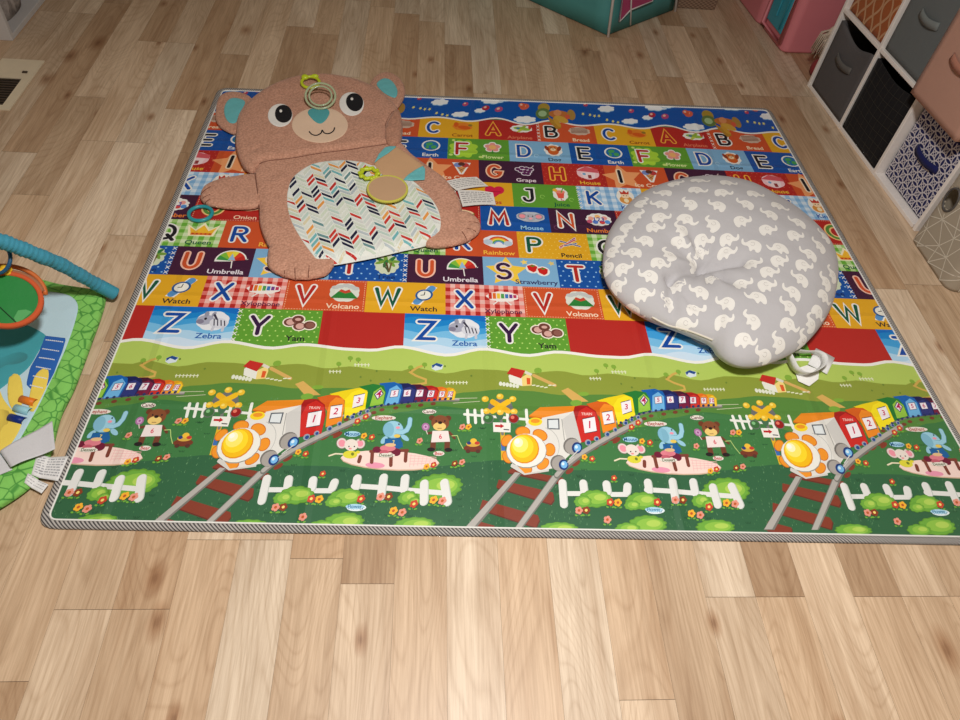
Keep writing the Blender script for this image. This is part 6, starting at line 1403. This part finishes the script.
def build_pink():
    A, R_, L1, L0 = at(781, 53.5), at(818, 54.5), at(761, 27), at(742, 1); off = Vector((A.x, A.y, 0))
    root = empty('pink_toy_house', off, 0, 'pink plastic playhouse with a turquoise door, behind the cube shelf', 'toy house')
    pk = plain('pink_plastic', (216, 128, 136), .45, .05, 6, .05); tq = plain('turquoise_plastic', (60, 156, 176), .4, .04, 8, .05)
    u = (L1-A); u.z = 0; ul = u.length; u.normalize(); w_ = Vector((u.y, -u.x, 0))
    if w_.dot(R_-A) < 0: w_ = -w_
    def P(a, d, z): return u*a+w_*d+Vector((0, 0, z))
    def prism(name, plan, z0, z1, m, par, bev=.012):
        b = MB(); n = len(plan); b.add([P(a, d, z0) for a, d in plan]+[P(a, d, z1) for a, d in plan], [tuple(range(n)), tuple(range(n, 2*n))]+[(i, (i+1) % n, n+(i+1) % n, n+i) for i in range(n)]); return b.build(name, m, par, bevel=bev)
    def rnd(a0, a1, d0, d1, r_=.035):
        out = []
        for ca, cd_, s0 in ((a0+r_, d0+r_, 180), (a1-r_, d0+r_, 270), (a1-r_, d1-r_, 0), (a0+r_, d1-r_, 90)):
            for q in range(6): t = math.radians(s0+18*q); out.append((ca+r_*math.cos(t), cd_+r_*math.sin(t)))
        return out
    body = prism('wall_body', rnd(.0, ul, .0, .46), .0, .34, pk, root); prism('upper_wall', rnd(.012, ul-.01, .012, .45), .34, .80, pk, root)
    prism('side_wing', rnd(ul+.006, ul+.36, -.012, .30, .05), 0, .80, pk, root)
    # door panel in the side that faces the room
    b = MB(); n = 14; pts = [(.06, .055), (ul-.03, .055), (ul-.03, .52)]+[((.06+ul-.03)/2+((ul-.09)/2)*math.cos(t), .52+.06*math.sin(t)) for t in [math.pi*i/n for i in range(1, n)]]+[(.06, .52)]
    m_ = len(pts); vs = [P(a, -.006, z) for a, z in pts]+[P(a, .004, z) for a, z in pts]; b.add(vs, [tuple(range(m_)), tuple(reversed(range(m_, 2*m_)))]+[(i, (i+1) % m_, m_+(i+1) % m_, m_+i) for i in range(m_)]); dr = b.build('door', tq, root, bevel=.003)
    b = MB(); b.box((-.003, -.003, 0), (.003, .003, .34)); b.v = [tuple(Vector(v)+P((.06+ul-.03)/2, -.010, .10)) for v in b.v]; b.build('door_rib', tq, dr, bevel=.001)
    b = MB(); b.tube([P(.06+.02, -.008, .07), P(.06+.02, -.008, .50)], .004, 8); b.build('door_rib', tq, dr, True)
    fr = [P(.035, -.004, .03), P(ul-.012, -.004, .03), P(ul-.012, -.004, .60), P(.035, -.004, .60)]
    b = MB(); b.tube(fr, .012, 10, closed=True); b.build('door_frame', pk, root, True)
build_pink()
def build_fringe():
    c = at(817, 62); c = at(822, 77); root = empty('yarn_doll', (c.x, c.y, 0), 0, 'red soft toy with white yarn fringe between the playhouse and the shelf', 'soft toy')
    b = MB(); b.ball((-.035, .0, .038), .038, (.8, .8, 1)); b.build('red_body', fabric('red_felt', (138, 52, 52)), root, True)
    r = random.Random(8); wy = fabric('white_yarn', (206, 188, 168), 300)
    b = MB(); b.ball((-.02, .01, .175), .035, (1, .8, 1)); 
    for i in range(46):
        a = r.uniform(2.2, 5.0); l = r.uniform(.05, .085); p0 = Vector((-.02, .01, .19-r.uniform(0, .03))); p1 = p0+Vector((math.cos(a)*l*.7, math.sin(a)*l*.5, -.01)); p2 = p1+Vector((math.cos(a)*.012, math.sin(a)*.01, -l*.9))
        b.tube([p0, p0.lerp(p1, .6)+Vector((0, 0, .006)), p1, p2], .0022, 5)
    b.build('yarn_fringe', wy, root, True)
    b = MB(); b.tube([(-.03, .005, .08), (-.02, .01, .15)], .022, 10); b.build('neck', wy, root, True)
build_fringe()
